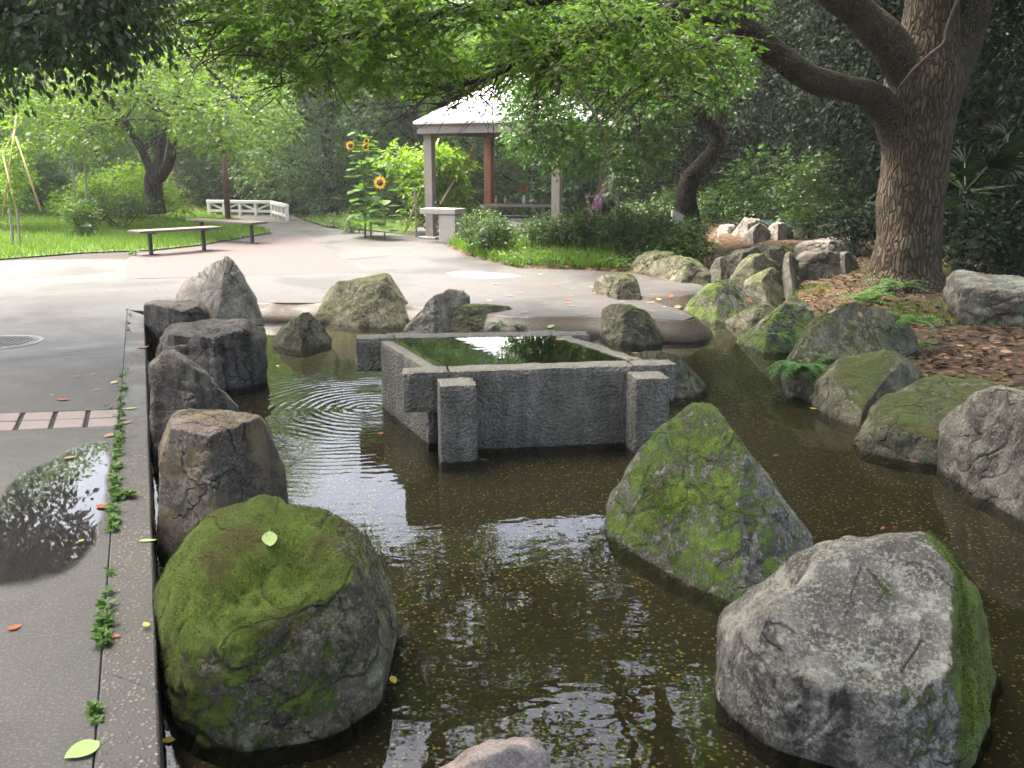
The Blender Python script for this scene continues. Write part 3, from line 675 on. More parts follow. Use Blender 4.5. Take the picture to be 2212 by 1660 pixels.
rock('dark grey block with a broad flat top standing against the kerb', 'brown',
     [(335, 760), (348, 722), (372, 692), (460, 688), (545, 692), (572, 722), (579, 790)],
     [(338, 842), (470, 848), (578, 826)], thick=.5, lean=5, crest=.9, p=14, seed=4, cuts=[(460, 722, .35, (0, -.12, 1))], chips=2, warp=.05, lvl=7)
rock('low layered stone with split bedding below the tall pointed stone', 'brown',
     [(310, 690), (312, 655), (330, 646), (440, 652), (458, 672), (472, 705)],
     [(318, 742), (400, 758), (475, 732)], thick=.5, lean=3, crest=.9, p=26, seed=5, strata=.3, cuts=[(390, 668, .4, (.05, -.06, 1))], chips=2, warp=.04)
rock('tall pale pointed stone at the corner of the pool', 'pale',
     [(352, 640), (382, 608), (432, 568), (446, 553), (462, 558), (500, 586), (532, 625), (560, 668), (574, 705)],
     [(352, 700), (470, 742), (576, 732)], thick=.8, lean=24, crest=.45, p=18, seed=6, chips=6, rough=.03)
rock('small pyramid stone alone in the shallow water', 'green',
     [(588, 742), (628, 694), (664, 674), (676, 680), (702, 712), (717, 738)], [(588, 747), (650, 758), (716, 741)], thick=.4, lean=30, crest=.4, p=22, seed=7, chips=5, lvl=6)
rock('wide greenish-grey boulder with a sloping face at the far edge of the pool', 'green',
     [(668, 690), (690, 655), (722, 612), (780, 600), (852, 590), (884, 640), (900, 682)], [(670, 697), (780, 707), (884, 709), (900, 695)], thick=.75, lean=32, crest=.6, p=24, seed=8, chips=4, rough=.022)
rock('pale leaning stone split along a crack with orange leaves caught in it', 'pale',
     [(872, 714), (900, 680), (940, 640), (1000, 623), (1016, 658), (1000, 690)], [(874, 718), (930, 724), (985, 716)], thick=.35, lean=30, crest=.5, p=30, seed=9, strata=.2, chips=4)
rock('low dark mossy stone beside the split pale stone', 'green',
     [(958, 712), (966, 682), (1000, 661), (1060, 656), (1112, 666), (1142, 692)], [(955, 718), (1050, 722), (1143, 705)], thick=.55, lean=25, crest=.5, p=12, seed=10, chips=4)
rock('rounded mossy stone against the rim of the pool tongue', 'green',
     [(1296, 700), (1300, 662), (1342, 656), (1400, 680), (1428, 715), (1432, 738)], [(1298, 728), (1340, 744), (1400, 748), (1431, 743)], thick=.5, lean=18, crest=.5, p=11, seed=11, chips=5)
rock('round dark green stone sitting on the paving tongue', 'green',
     [(1278, 634), (1290, 602), (1336, 588), (1372, 603), (1386, 640)], [(1282, 640), (1330, 656), (1384, 658)], zb=-.05, thick=.55, lean=12, crest=.5, p=10, seed=12, chips=4)
rock('low mossy stone in the water close behind the stone basin', 'green',
     [(1345, 800), (1375, 760), (1420, 757), (1480, 780), (1522, 824)], [(1350, 840), (1430, 864), (1490, 860), (1524, 832)], thick=.5, lean=28, crest=.5, p=12, seed=13, chips=4)
rock('wedge-shaped boulder coated in bright moss where the stream enters', 'moss2',
     [(1470, 672), (1520, 632), (1600, 608), (1655, 603), (1668, 640), (1660, 665)], [(1474, 682), (1550, 699), (1610, 690), (1665, 676)], thick=.9, lean=35, crest=.5, p=18, seed=14, chips=5)
rock('flat grey stone tucked under the moss-patched bank stone', 'green',
     [(1566, 690), (1612, 664), (1660, 656), (1700, 680)], [(1566, 700), (1620, 716), (1700, 716)], thick=.5, lean=35, crest=.5, p=18, seed=15, chips=4)
rock('broken-topped bank stone with moss patches and dark notches', 'moss2',
     [(1592, 728), (1640, 690), (1700, 646), (1724, 640), (1756, 666), (1762, 710)], [(1592, 738), (1650, 762), (1740, 762)], thick=.7, lean=32, crest=.5, p=16, seed=16, chips=6, fq=1.3)
rock('big sloping greenish boulder with a dark hollow under its right end', 'green',
     [(1690, 800), (1706, 762), (1762, 706), (1850, 668), (1905, 652), (1952, 690), (1985, 745)], [(1690, 828), (1760, 838), (1880, 820), (1990, 790)], zb=-.12, thick=.9, lean=36, crest=.6, p=18, seed=17, lvl=7, chips=6, rough=.03)
rock('blunt grey-green boulder with a broad face beside the hanging fern', 'green',
     [(1752, 850), (1760, 812), (1800, 785), (1862, 765), (1950, 755), (1985, 775), (2005, 810)], [(1752, 868), (1800, 905), (1866, 922), (1960, 880), (2006, 860)], thick=.8, lean=14, crest=.8, p=14, seed=18, lvl=7, chips=5, cuts=[(1890, 790, .6, (.05, -.45, 1))])
rock('flat-topped mossy boulder with white droppings on its top', 'green',
     [(1845, 935), (1880, 890), (1925, 850), (1996, 820), (2090, 812), (2185, 818), (2215, 852)], [(1848, 950), (1872, 972), (1960, 995), (2060, 1010), (2215, 960)], thick=.9, lean=10, crest=.95, p=20, seed=19, lvl=7, chips=5, cuts=[(2030, 880, .5, (0, -.22, 1))])
rock('long pale grey boulder with smooth streaked face along the pool edge', 'grey',
     [(2010, 960), (2030, 905), (2065, 860), (2125, 832), (2230, 850), (2330, 900), (2420, 1000)], [(2012, 1005), (2090, 1062), (2212, 1128), (2330, 1190), (2420, 1210)], thick=.75, lean=14, crest=.75, p=11, seed=20, lvl=7, chips=4, rough=.025)
rock('triangular boulder patched with bright green moss standing in the water', 'moss2',
     [(1306, 1130), (1316, 1075), (1385, 965), (1440, 925), (1505, 870), (1540, 880), (1592, 950), (1680, 1070), (1758, 1172), (1755, 1210)],
     [(1308, 1152), (1400, 1212), (1500, 1268), (1596, 1310), (1700, 1290), (1756, 1240)], thick=.95, lean=30, crest=.62, p=26, seed=21, lvl=7, chips=1, rough=.02, kf=.15, warp=.03)
rock('massive pale foreground boulder with lichen and a mossy right flank', 'lichen',
     [(1542, 1420), (1560, 1325), (1695, 1228), (1705, 1190), (1785, 1165), (1985, 1148), (2035, 1190), (2092, 1305), (2140, 1490), (2152, 1590)],
     [(1545, 1485), (1590, 1550), (1670, 1622), (1780, 1675), (1920, 1695), (2060, 1672), (2152, 1610)], thick=.62, lean=8, crest=.85, kf=.3, p=15, seed=22, lvl=7, chips=2, rough=.018,
     cuts=[(1830, 1230, .6, (-.22, -.75, 1)), (1700, 1500, .05, (-.45, -1, .1)), (2050, 1400, .35, (1, -.6, .28))], dents=[(1700, 1250, .05, .07)])
rock('smooth pinkish stone just breaking the water below the open pool', 'pink',
     [(900, 1690), (940, 1660), (1015, 1638), (1062, 1602), (1150, 1592), (1180, 1620), (1200, 1690)], [(900, 1760), (1050, 1790), (1200, 1760)], thick=.3, lean=10, crest=.5, p=10, seed=23, chips=3, rough=.02)
rock('block of grey-brown stone with mint lichen resting on the leaf litter', 'mint',
     [(2036, 640), (2040, 590), (2062, 583), (2160, 590), (2290, 600), (2310, 690)], [(2070, 695), (2085, 704), (2200, 705), (2310, 715)], zb=.1, thick=.75, lean=4, crest=.9, p=22, seed=24, chips=5, strata=.15)
bg_ = 'stones lining the stream'
for i, (lab, mat, top, base, zb, th) in enumerate([
 ('rounded stone at the left end of the stream edging', 'green', [(1360, 575), (1375, 553), (1415, 540), (1460, 545), (1470, 575)], [(1362, 585), (1410, 592), (1470, 588)], .02, .7),
 ('pale hump-backed stone in front of the stream gap', 'green', [(1400, 590), (1410, 562), (1432, 552), (1500, 562), (1535, 590), (1536, 608)], [(1402, 598), (1470, 612), (1536, 613)], .0, .7),
 ('dark stone shaded between the hump-backed stone and the gap', 'dark', [(1530, 590), (1545, 560), (1585, 555), (1600, 590)], [(1528, 612), (1560, 618), (1600, 606)], -.1, .7),
 ('small dark stone low in the stream gap', 'dark', [(1508, 612), (1530, 601), (1568, 606), (1580, 620)], [(1508, 620), (1540, 626), (1580, 625)], -.15, .4),
 ('steep dark stone at the back of the stream gap', 'dark', [(1560, 560), (1585, 540), (1640, 532), (1650, 570)], [(1562, 585), (1600, 590), (1650, 585)], .0, .7),
 ('slanting grey stone leaning over the stream gap', 'green', [(1575, 605), (1600, 572), (1640, 548), (1688, 546), (1694, 575)], [(1580, 618), (1630, 622), (1694, 600)], .0, .8),
 ('low slanting stone below the leaning stone', 'green', [(1606, 612), (1640, 588), (1690, 577), (1696, 600)], [(1608, 626), (1650, 632), (1696, 615)], .02, .6),
 ('angular dark stone above the leaning stone', 'dark', [(1625, 540), (1650, 524), (1690, 532), (1698, 552)], [(1628, 552), (1660, 558), (1698, 556)], .12, .6),
 ('small upright dark stone next to the log-like stone', 'dark', [(1690, 575), (1694, 550), (1714, 545), (1726, 562)], [(1690, 592), (1706, 596), (1726, 588)], .12, .5),
 ('long low dark stone lying like a log', 'dark', [(1714, 565), (1730, 545), (1790, 540), (1828, 548), (1832, 560)], [(1716, 574), (1770, 574), (1832, 568)], .15, .5),
 ('short dark stone at the end of the log-like stone', 'dark', [(1800, 560), (1808, 546), (1838, 543), (1852, 558)], [(1800, 568), (1825, 571), (1852, 565)], .15, .4),
 ('broad pale angular slab on the sandy patch', 'pale', [(1716, 535), (1730, 520), (1790, 512), (1845, 522), (1862, 540)], [(1718, 542), (1790, 550), (1862, 546)], .15, .7),
 ('pale pointed stone beside the big trunk', 'pale', [(1800, 512), (1830, 476), (1850, 470), (1866, 500)], [(1800, 518), (1835, 525), (1868, 522)], .15, .7),
 ('left-most small pale boulder of the back row', 'pale', [(1548, 497), (1556, 484), (1588, 484), (1594, 500)], [(1548, 501), (1570, 504), (1594, 503)], .1, .6),
 ('large domed pale boulder of the back row', 'pale', [(1580, 505), (1600, 482), (1632, 470), (1656, 480), (1660, 500)], [(1580, 511), (1615, 516), (1658, 510)], .1, .8),
 ('narrow tilted boulder of the back row beside the domed one', 'grey', [(1600, 516), (1630, 490), (1652, 481), (1664, 492), (1650, 515)], [(1600, 521), (1625, 527), (1655, 522)], .08, .5),
 ('square-faced tilted boulder of the back row', 'pale', [(1648, 512), (1662, 490), (1690, 481), (1714, 484), (1708, 510)], [(1648, 519), (1680, 523), (1710, 517)], .1, .6),
 ('egg-shaped boulder of the back row', 'grey', [(1710, 505), (1722, 482), (1752, 478), (1764, 492), (1756, 508)], [(1710, 512), (1735, 516), (1758, 512)], .1, .6),
 ('right-most slumped boulder of the back row', 'grey', [(1750, 510), (1764, 490), (1790, 482), (1816, 492), (1818, 512)], [(1750, 516), (1785, 519), (1818, 516)], .1, .7)]):
    rock(lab, mat, top, base, .19 if zb >= .08 else zb, th, lean=20, crest=.55, p=14, seed=40 + i, lvl=6, chips=4, group=bg_, rough=.04)

def moss_tufts(o, n, d0, thr, seed, col='mosstuft', h=.0065):
    """short fuzzy cushions standing on the mossy faces of a boulder"""
    r_ = np.random.default_rng(seed); me = o.data; nv = len(me.vertices); co = np.empty(nv * 3, np.float32); me.vertices.foreach_get('co', co); co = co.reshape(-1, 3); no = np.empty(nv * 3, np.float32); me.vertices.foreach_get('normal', no); no = no.reshape(-1, 3)
    m_ = np.array([noise.fractal(Vector(c) * 5 + Vector((seed, 0, 0)), .8, 2.1, 3) * .55 + noise.fractal(Vector(c) * 24 + Vector((0, seed, 0)), .7, 2.1, 3) * .6 for c in co]) + no @ np.array(d0); ok = np.where((m_ > thr) & (co[:, 2] > .04))[0]
    if not len(ok): return
    i = r_.choice(ok, n); P = co[i] + r_.normal(0, .006, (n, 3)); N0 = no[i]; A = N0 + r_.normal(0, .55, (n, 3)); N = r_.normal(0, 1, (n, 3))
    tag(link('moss', leaves_mesh('moss', P - N0 * .002, A, N, h * r_.uniform(.5, 1.4, n), hexa=False, width=.9), mt[col], o), kind='stuff')
for o in ROCKS:
    l = o['label']
    if l.startswith('large rounded'): moss_tufts(o, 20000, (-.35, 0, .7), .46, 1)
    if l.startswith('triangular'): moss_tufts(o, 17000, (-.3, -.2, .6), .52, 2)
    if l.startswith('massive'): moss_tufts(o, 12000, (.8, .1, .1), .55, 3)
    if l.startswith('wedge'): moss_tufts(o, 5000, (-.4, -.1, .6), .42, 4, h=.012)
# ------------------------------------------------------------------ the stone basin
def solid_beam(name, A, B, w0, z0, z1, parent, ext=0.0, seed=0):
    """rough rectangular stone from A to B (plan), width w0, with a finely pecked uneven skin"""
    d = (B - A); d.z = 0; L = d.length; d.normalize(); s = Vector((-d.y, d.x, 0)); nL = max(3, int(L / .035)); nw = max(3, int(w0 / .035)); nh = max(3, int((z1 - z0) / .035))
    bm = bmesh.new(); grid = {}
    def vert(i, j, k):
        if (i, j, k) not in grid:
            p = A + d * (L * i / nL) + s * (w0 * (j / nw - .5)); p.z = z0 + (z1 - z0) * k / nh
            c = A + d * (L * .5); c.z = (z0 + z1) / 2
            on = (i in (0, nL)) + (j in (0, nw)) + (k in (0, nh))
            q = p + Vector((noise.noise(p * 14 + Vector((seed, 0, 0))), noise.noise(p * 14 + Vector((0, seed, 5))), noise.noise(p * 14 + Vector((9, 0, seed))))) * (.0045)
            if on >= 2:
                r = .006 + .018 * max(0, noise.noise(p * 7 + Vector((seed, 2, 0)))) + .01 * abs(noise.noise(p * 23))
                if i in (0, nL): q += d * (r if i == 0 else -r) * .7
                if j in (0, nw): q += s * (r if j == 0 else -r) * .7
                if k in (0, nh): q.z += (r if k == 0 else -r) * .7
            grid[(i, j, k)] = bm.verts.new(q - parent.location)
        return grid[(i, j, k)]
    for a in range(nL):
        for b in range(nw):
            bm.faces.new([vert(a, b, nh), vert(a + 1, b, nh), vert(a + 1, b + 1, nh), vert(a, b + 1, nh)]); bm.faces.new([vert(a, b + 1, 0), vert(a + 1, b + 1, 0), vert(a + 1, b, 0), vert(a, b, 0)])
        for c in range(nh):
            bm.faces.new([vert(a, 0, c), vert(a + 1, 0, c), vert(a + 1, 0, c + 1), vert(a, 0, c + 1)]); bm.faces.new([vert(a, nw, c + 1), vert(a + 1, nw, c + 1), vert(a + 1, nw, c), vert(a, nw, c)])
    for b in range(nw):
        for c in range(nh):
            bm.faces.new([vert(0, b, c), vert(0, b, c + 1), vert(0, b + 1, c + 1), vert(0, b + 1, c)]); bm.faces.new([vert(nL, b + 1, c), vert(nL, b + 1, c + 1), vert(nL, b, c + 1), vert(nL, b, c)])
    bmesh.ops.recalc_face_normals(bm, faces=bm.faces)
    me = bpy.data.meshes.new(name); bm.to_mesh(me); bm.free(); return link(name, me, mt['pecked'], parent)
ZT = .33
FL, FR = gp(869, 806, ZT), gp(1464, 786, ZT); BL, BR = gp(767, 731, ZT), gp(1276, 722, ZT)
fd = (FR - FL).normalized(); bdv = (BR - BL).normalized(); fs = Vector((-fd.y, fd.x, 0)); bs_ = Vector((-bdv.y, bdv.x, 0))
BW = .19
basin = empty('stone_basin', ((FL + BR) / 2).xy.to_3d() + Vector((0, 0, -.4)), 'square grey stone basin built like a crib, brimming with water', 'basin')
f0, f1 = FL + fd * .30, FR - fd * .30; b0, b1 = BL + bdv * .30, BR - bdv * .30
for a, b, s_, lo in ((f0, f1, fs, 'front_slab'), (b0, b1, bs_, 'back_slab')): solid_beam(lo, a + s_ * BW / 2, b + s_ * BW / 2, BW, -.40, ZT, basin, seed=3)
for a, b, s_ in ((FL, f0 - fd * .004, fs), (f1 + fd * .004, FR, fs), (BL, b0 - bdv * .004, bs_), (b1 + bdv * .004, BR, bs_)): solid_beam('beam_end', a + s_ * BW / 2, b + s_ * BW / 2, BW - .004, ZT - .27, ZT - .001, basin, seed=1 + a.x)
lw0, lw1 = FL + fd * .235 + fs * (BW + .003), BL + bdv * .255 - bs_ * .003; rw0, rw1 = FR - fd * .235 + fs * (BW + .003), BR - bdv * .235 - bs_ * .003
solid_beam('left_wall', lw0, lw1, .15, -.40, ZT - .016, basin, seed=5); solid_beam('right_wall', rw0, rw1, .15, -.40, ZT - .006, basin, seed=6)
PW = .235
for q, dd, ss, sg in ((FL + fd * .215, fd, fs, -1), (FR - fd * .355, fd, fs, -1), (BL + bdv * .215, bdv, bs_, 1), (BR - bdv * .45, bdv, bs_, 1)):
    c = q + ss * (sg * (PW / 2 + .004) + (BW if sg > 0 else 0))
    solid_beam('post', c, c + dd * PW, PW, -.40, ZT - .035, basin, seed=7 + q.x)
iw = [lw0, rw0, rw1, lw1]
zbw = ZT - .009
mw = MB().add([(p.x, p.y, zbw) for p in iw], [(0, 1, 2, 3)]); ob = mw.obj('basin_water', mt['water2']); tag(ob, kind='structure')
tag(prism('basin_floor', iw, -.03, .0, mt['floor']), kind='structure')

# ------------------------------------------------------------------ trees
def limb(mb, pts, rad, n=10, sub=4, wob=.12, seed=0): mb.tube(smooth_path(pts, sub), smooth_rad(rad, sub), n, True, wob, seed)
def twigs(mb, start, d, L, r, depth, tips, rr, droop=.1):
    p = Vector(start); d = Vector(d).normalized(); pts = [p.copy()]; k = 4
    for i in range(k):
        d = (d + Vector((rr.gauss(0, .2), rr.gauss(0, .2), rr.gauss(0, .14) - droop * .3))).normalized(); p = p + d * (L / k); pts.append(p.copy())
        if depth > 0 and i >= 1:
            for _ in range(1 if rr.random() < .75 else 2):
                side = d.cross(Vector((0, 0, 1))).normalized() * rr.choice((-1, 1)); nd = (d * .7 + side * rr.uniform(.5, 1) + Vector((0, 0, rr.uniform(-.25, .3)))).normalized()
                twigs(mb, p, nd, L * rr.uniform(.45, .7), r * .55, depth - 1, tips, rr, droop)
        tips.append((pts[-1], d.copy(), depth))
    mb.tube(pts, [r * (1 - .7 * i / k) for i in range(k + 1)], 5 if r < .02 else 7, False)

# --- the big tree beside the pool
bt = gp(1955, 612, .16); YT = bt.y
big = empty('broadleaf_tree', (bt.x, bt.y, .1), 'big old tree with thick furrowed trunk and long limb reaching over the pool', 'tree')
def L(p): return Vector(p) - big.location
s = px(YT + .2) * 1.03
mb = MB()
trunk_pts = [at(1955, 640, YT), at(1955, 615, YT), at(1957, 585, YT), at(1964, 500, YT), at(1972, 420, YT), at(1980, 330, YT), at(1988, 250, YT), at(1996, 170, YT), at(2008, 80, YT), at(2015, -40, YT), at(2010, -260, YT + .3), at(2030, -520, YT + .5)]
mb.tube([L(p) for p in smooth_path(trunk_pts, 8)], smooth_rad([118 * s, 88 * s, 70 * s, 63 * s, 63 * s, 64 * s, 68 * s, 72 * s, 58 * s, 46 * s, 30 * s, 16 * s], 8), 56, True, .10, 3)
tr = mb.obj('trunk', mt['bark'], big, True)
for pts, rad, nm in (
  ([at(1950, 300, YT), at(1915, 240, YT - .1), at(1865, 200, YT - .3), at(1800, 184, YT - .6), at(1745, 166, YT - .9), at(1680, 120, YT - 1.2), at(1600, 50, YT - 1.5), at(1500, -20, YT - 1.8), at(1350, -95, YT - 2.1), at(1150, -150, YT - 2.6), at(900, -190, YT - 3.1)], [42, 32, 25, 23, 24, 22, 20, 18, 15, 12, 8], 1),
  ([at(1985, 210, YT), at(1950, 140, YT - .1), at(1890, 60, YT - .2), at(1810, -10, YT - .4), at(1690, -110, YT - .6), at(1500, -260, YT - 1)], [52, 38, 34, 30, 25, 15], 2),
  ([at(2030, 180, YT), at(2075, 90, YT + .1), at(2110, 0, YT + .1), at(2170, -130, YT - .2), at(2260, -320, YT - .6)], [46, 40, 36, 28, 16], 3)):
    m = MB(); limb(m, [L(p) for p in pts], [r * s for r in rad], 24, 7, .16, nm); m.obj('limb', mt['limb'], big, True)
m = MB(); limb(m, [L(at(u, v, YT - dy)) for u, v, dy in ((1943, 190, .46), (1975, 150, .47), (2010, 118, .47), (2040, 92, .43), (2046, 60, .4), (2070, 0, .35))], [.02, .022, .022, .024, .026, .03], 8); m.obj('climbing_stem', mt['branch'], big, True)
rr = random.Random(11); tips = []; m = MB()
YB = YT - 2
BR_ = [
 ([(1600, 50, YT - 1.5), (1500, 35, YB), (1395, 48, YB), (1290, 82, YB - .1), (1190, 112, YB - .2), (1110, 140, YB - .3), (1040, 172, YB - .4), (960, 190, YB - .5)], [22, 20, 17, 15, 13, 10, 7, 3]),
 ([(1395, 48, YB), (1270, 62, YB + .3), (1160, 96, YB + .4), (1060, 128, YB + .5), (960, 138, YB + .6), (870, 128, YB + .7), (780, 150, YB + .7)], [14, 13, 11, 9, 7, 5, 3]),
 ([(1500, -20, YT - 1.8), (1300, -20, YB - .6), (1100, 10, YB - .8), (950, 30, YB - .9), (800, 66, YB - 1), (690, 95, YB - 1.1), (600, 110, YB - 1.1)], [16, 14, 12, 9, 7, 4, 2]),
 ([(1350, -95, YT - 2.1), (1100, -80, YB - 1.2), (900, -50, YB - 1.3), (720, -10, YB - 1.2), (590, 20, YB - 1.2), (500, 30, YB - 1.2)], [14, 12, 9, 7, 4, 2]),
 ([(1600, 50, YT - 1.5), (1540, 90, YB - .2), (1490, 130, YB - .3), (1440, 150, YB - .4)], [9, 7, 5, 2]),
 ([(1500, -20, YT - 1.8), (1420, 30, YB - 1), (1330, 50, YB - 1.2), (1250, 90, YB - 1.3)], [9, 7, 5, 2]),
 ([(1150, -150, YT - 2.6), (980, -120, YB - .6), (820, -60, YB - .2), (680, -20, YB + .2), (560, -10, YB + .5)], [12, 10, 7, 5, 2]),
]
for pts, rad in BR_:
    P = [at(*p) for p in pts]; sp_ = smooth_path([L(p) for p in P], 4); m.tube(sp_, [max(.006, r * .0045) for r in smooth_rad(rad, 4)], 9, True, .15, 1)
    for i in range(3, len(sp_)):
        for _ in range(2):
            d = (sp_[i] - sp_[i - 1]).normalized(); sd_ = d.cross(Vector((0, 0, 1))).normalized() * rr.choice((-1, 1))
            twigs(m, sp_[i], d * .6 + sd_ * rr.uniform(.5, 1.1) + Vector((0, 0, rr.uniform(-.2, .25))), rr.uniform(.5, .95), .011, 1, tips, rr, .18)
low = len(tips)
# upper crown, out of the frame but over the pool
hi = []
for i in range(58):
    x, y, z = rr.uniform(-1.6, 9.5), rr.uniform(2.2, 16), rr.uniform(5.0, 10.5)
    if x < 2.2 and rr.random() < .55: x += 4
    if y < 8 and z < 5.0 + (8 - y) * .1: z += 1
    hi.append(((x - big.location.x, y - big.location.y, z), rr.uniform(.6, 1.25)))
for i in range(75):
    x, y, z = rr.uniform(3.2, 15), rr.uniform(7.5, 22), rr.uniform(6.2, 10)
    if z < 1.6 + y * .2 + .9: z += 2
    hi.append(((x - big.location.x, y - big.location.y, z), rr.uniform(1.1, 1.8)))
def topof(k): return L(at(*k))
anchors = [L(at(1690, -110, YT - .6)), L(at(1500, -260, YT - 1)), L(at(2010, -260, YT + .3)), L(at(2030, -520, YT + .5)), L(at(2260, -320, YT - .6)), L(at(1350, -95, YT - 2.1)), L(at(900, -190, YT - 3.1))]
for c, r in hi:
    c = Vector(c); a = min(anchors, key=lambda q: (q - c).length); mid = (a + c) / 2 + Vector((rr.uniform(-.3, .3), rr.uniform(-.3, .3), .3))
    limb(m, [a, mid, c], [.06, .04, .012], 6, 4)
m.obj('branches', mt['branch'], big, True)
def canopy_floor(u): return np.interp(u, [300, 400, 480, 560, 700, 900, 1000, 1060, 1130, 1200, 1300, 1450, 1560, 1600], [20, 30, 80, 150, 180, 200, 190, 170, 150, 160, 185, 185, 140, 60])
def proj(p):
    d = Vector(p) - CAM; return CX + F * d.x / d.dot(FW), CY - F * d.dot(UPV) / d.dot(FW)
tips = [t for t in tips if (lambda q: q[1] < canopy_floor(q[0]) - 18)(proj(t[0] + big.location))]
T = np.array([t[0][:] for t in tips]); Dd = np.array([t[1][:] for t in tips])
k1 = sprays(T, Dd, 12, .36, .062, rng, .3)
T2, D2 = clump_tips(hi, 105, rng, .3); k2 = sprays(T2, D2, 5, .38, .19, rng, .25)
link('leaves', leaves_mesh('leaves', *[np.concatenate([a, b]) for a, b in zip(k1, k2)]), mt['canopy'], big)

# --- generic tree with clumped crown
def crown_from(clumps, per, size, k=5, tw=.35, hexa=False, r_=None, droop=.25, shell=.4):
    T, D = clump_tips(clumps, per, r_ or rng, shell); return leaves_mesh('crown', *sprays(T, D, k, tw, size, r_ or rng, droop), hexa=hexa)
def tree(label, base, trunk, limbs, clumps, bark, leaf, size, per, name='broadleaf_tree', cat='tree', group=None, tw=.35, hexa=False, droop=.25, k=5, twig=True):
    root = empty(name, base, label, cat, group); B = Vector(base); m = MB()
    limb(m, [Vector(p) - B for p in trunk[0]], trunk[1], 16, 5, .16, base[0]); m.obj('trunk', mt[bark], root, True)
    for pts, rad in limbs:
        m = MB(); limb(m, [Vector(p) - B for p in pts], rad, 10, 5, .14, base[1]); m.obj('limb', mt[bark], root, True)
    cl = [((Vector(c) - B)[:], r) for c, r in clumps]
    if twig:
        ends = [Vector(q) - B for pts, _ in (limbs or [trunk]) for q in pts[len(pts) // 2:]]; m = MB()
        for c, r in cl:
            c = Vector(c); a = min(ends, key=lambda q: (q - c).length); limb(m, [a, (a + c) / 2 + Vector((0, 0, .12)), c], [.035, .025, .008], 5, 3)
        m.obj('branches', mt['branch'], root, True)
    link('crown', crown_from(cl, per, size, k, tw, hexa, droop=droop), mt[leaf], root)
    return root
# unseen trees on the near side, crowns spread to shade the foreground
for bx, by, lab, sd_, n_ in ((-4.6, -3.4, 'tall unseen shade tree on the near side of the path', 61, 105), (3.4, -4.2, 'tall unseen shade tree on the near side of the pool', 62, 110)):
    rr = random.Random(sd_); cl = []
    for i in range(n_):
        x, y = (rr.uniform(-10.5, 1.5), rr.uniform(-4, 8.6)) if bx < 0 else (rr.uniform(-4, 8), rr.uniform(-6, 6.3)); z = rr.uniform(6.2, 9.5) - max(0, abs(x) - 5) * .3
        cl.append(((x, y, z), rr.uniform(.8, 1.35)))
    if bx < 0: cl += [((rr.uniform(-12, -3.4), rr.uniform(8, 13), rr.uniform(6.8, 9.2)), rr.uniform(.9, 1.4)) for _ in range(38)]  # extra crown out of view, put in to shade the left plaza
    tp = Vector((bx, by, 0)); tree(lab, (bx, by, -.1), ([tp + Vector((0, 0, -.2)), tp + Vector((.05, 0, 2)), tp + Vector((.1, .1, 4.5)), tp + Vector((.1, .3, 7.5))], [.34, .28, .22, .1]),
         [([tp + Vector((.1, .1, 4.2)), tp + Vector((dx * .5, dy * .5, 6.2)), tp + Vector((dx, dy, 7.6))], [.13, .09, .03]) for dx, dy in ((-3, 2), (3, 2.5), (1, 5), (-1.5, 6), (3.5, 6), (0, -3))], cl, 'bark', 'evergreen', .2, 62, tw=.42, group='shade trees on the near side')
# plum tree on the lawn
YP = 23.0; bp = at(336, 456, YP); rr = random.Random(5); s = px(YP)
cl = []
for i in range(60):
    u = rr.uniform(70, 590); top = 60 + abs(u - 360) * .33; v = rr.uniform(top, 300 - (40 if 230 < u < 400 else 0) - abs(u - 330) * .06)
    cl.append((at(u, v, YP + rr.uniform(-2.4, 2.4)), rr.uniform(.5, .95)))
tree('spreading plum tree with forked dark trunk and fresh green crown on the lawn', bp[:],
     ([at(u, v, YP) for u, v in ((336, 462), (333, 430), (330, 395), (336, 375))], [22 * s, 18 * s, 19 * s, 17 * s]),
     [([at(u, v, YP) for u, v in ((332, 392), (318, 350), (296, 305), (268, 260), (240, 225), (190, 200))], [11 * s, 9 * s, 8 * s, 7 * s, 5 * s, .02]),
      ([at(336, 380, YP), at(345, 330, YP + .4), at(358, 280, YP + .6), at(370, 230, YP + .8), at(400, 160, YP + 1)], [11 * s, 10 * s, 8 * s, 6 * s, .02]),
      ([at(345, 385, YP), at(366, 350, YP - .3), at(372, 310, YP - .5), at(376, 265, YP - .6), at(430, 225, YP - .8), at(500, 215, YP - 1)], [12 * s, 11 * s, 9 * s, 7 * s, 5 * s, .02]),
      ([at(300, 312, YP), at(265, 275, YP + .3), at(210, 250, YP + .4), at(130, 235, YP + .4)], [5 * s, 4 * s, 3 * s, .01])],
     cl, 'dbark', 'plum', .12, 150, tw=.32)
# pale trunk behind the plum tree
YQ = 27; b_ = at(366, 430, YQ); s = px(YQ)
tree('tall tree with smooth pale trunk standing behind the forked plum tree', b_[:], ([at(366, 435, YQ), at(366, 400, YQ), at(366, 330, YQ), at(368, 200, YQ), at(372, 0, YQ)], [22 * s, 17 * s, 15 * s, 13 * s, 9 * s]), [],
     [(at(rr.uniform(200, 560), rr.uniform(-160, 160), YQ + rr.uniform(-1, 2.5)), rr.uniform(.8, 1.4)) for _ in range(34)], 'pbark', 'plum', .16, 75, tw=.4)
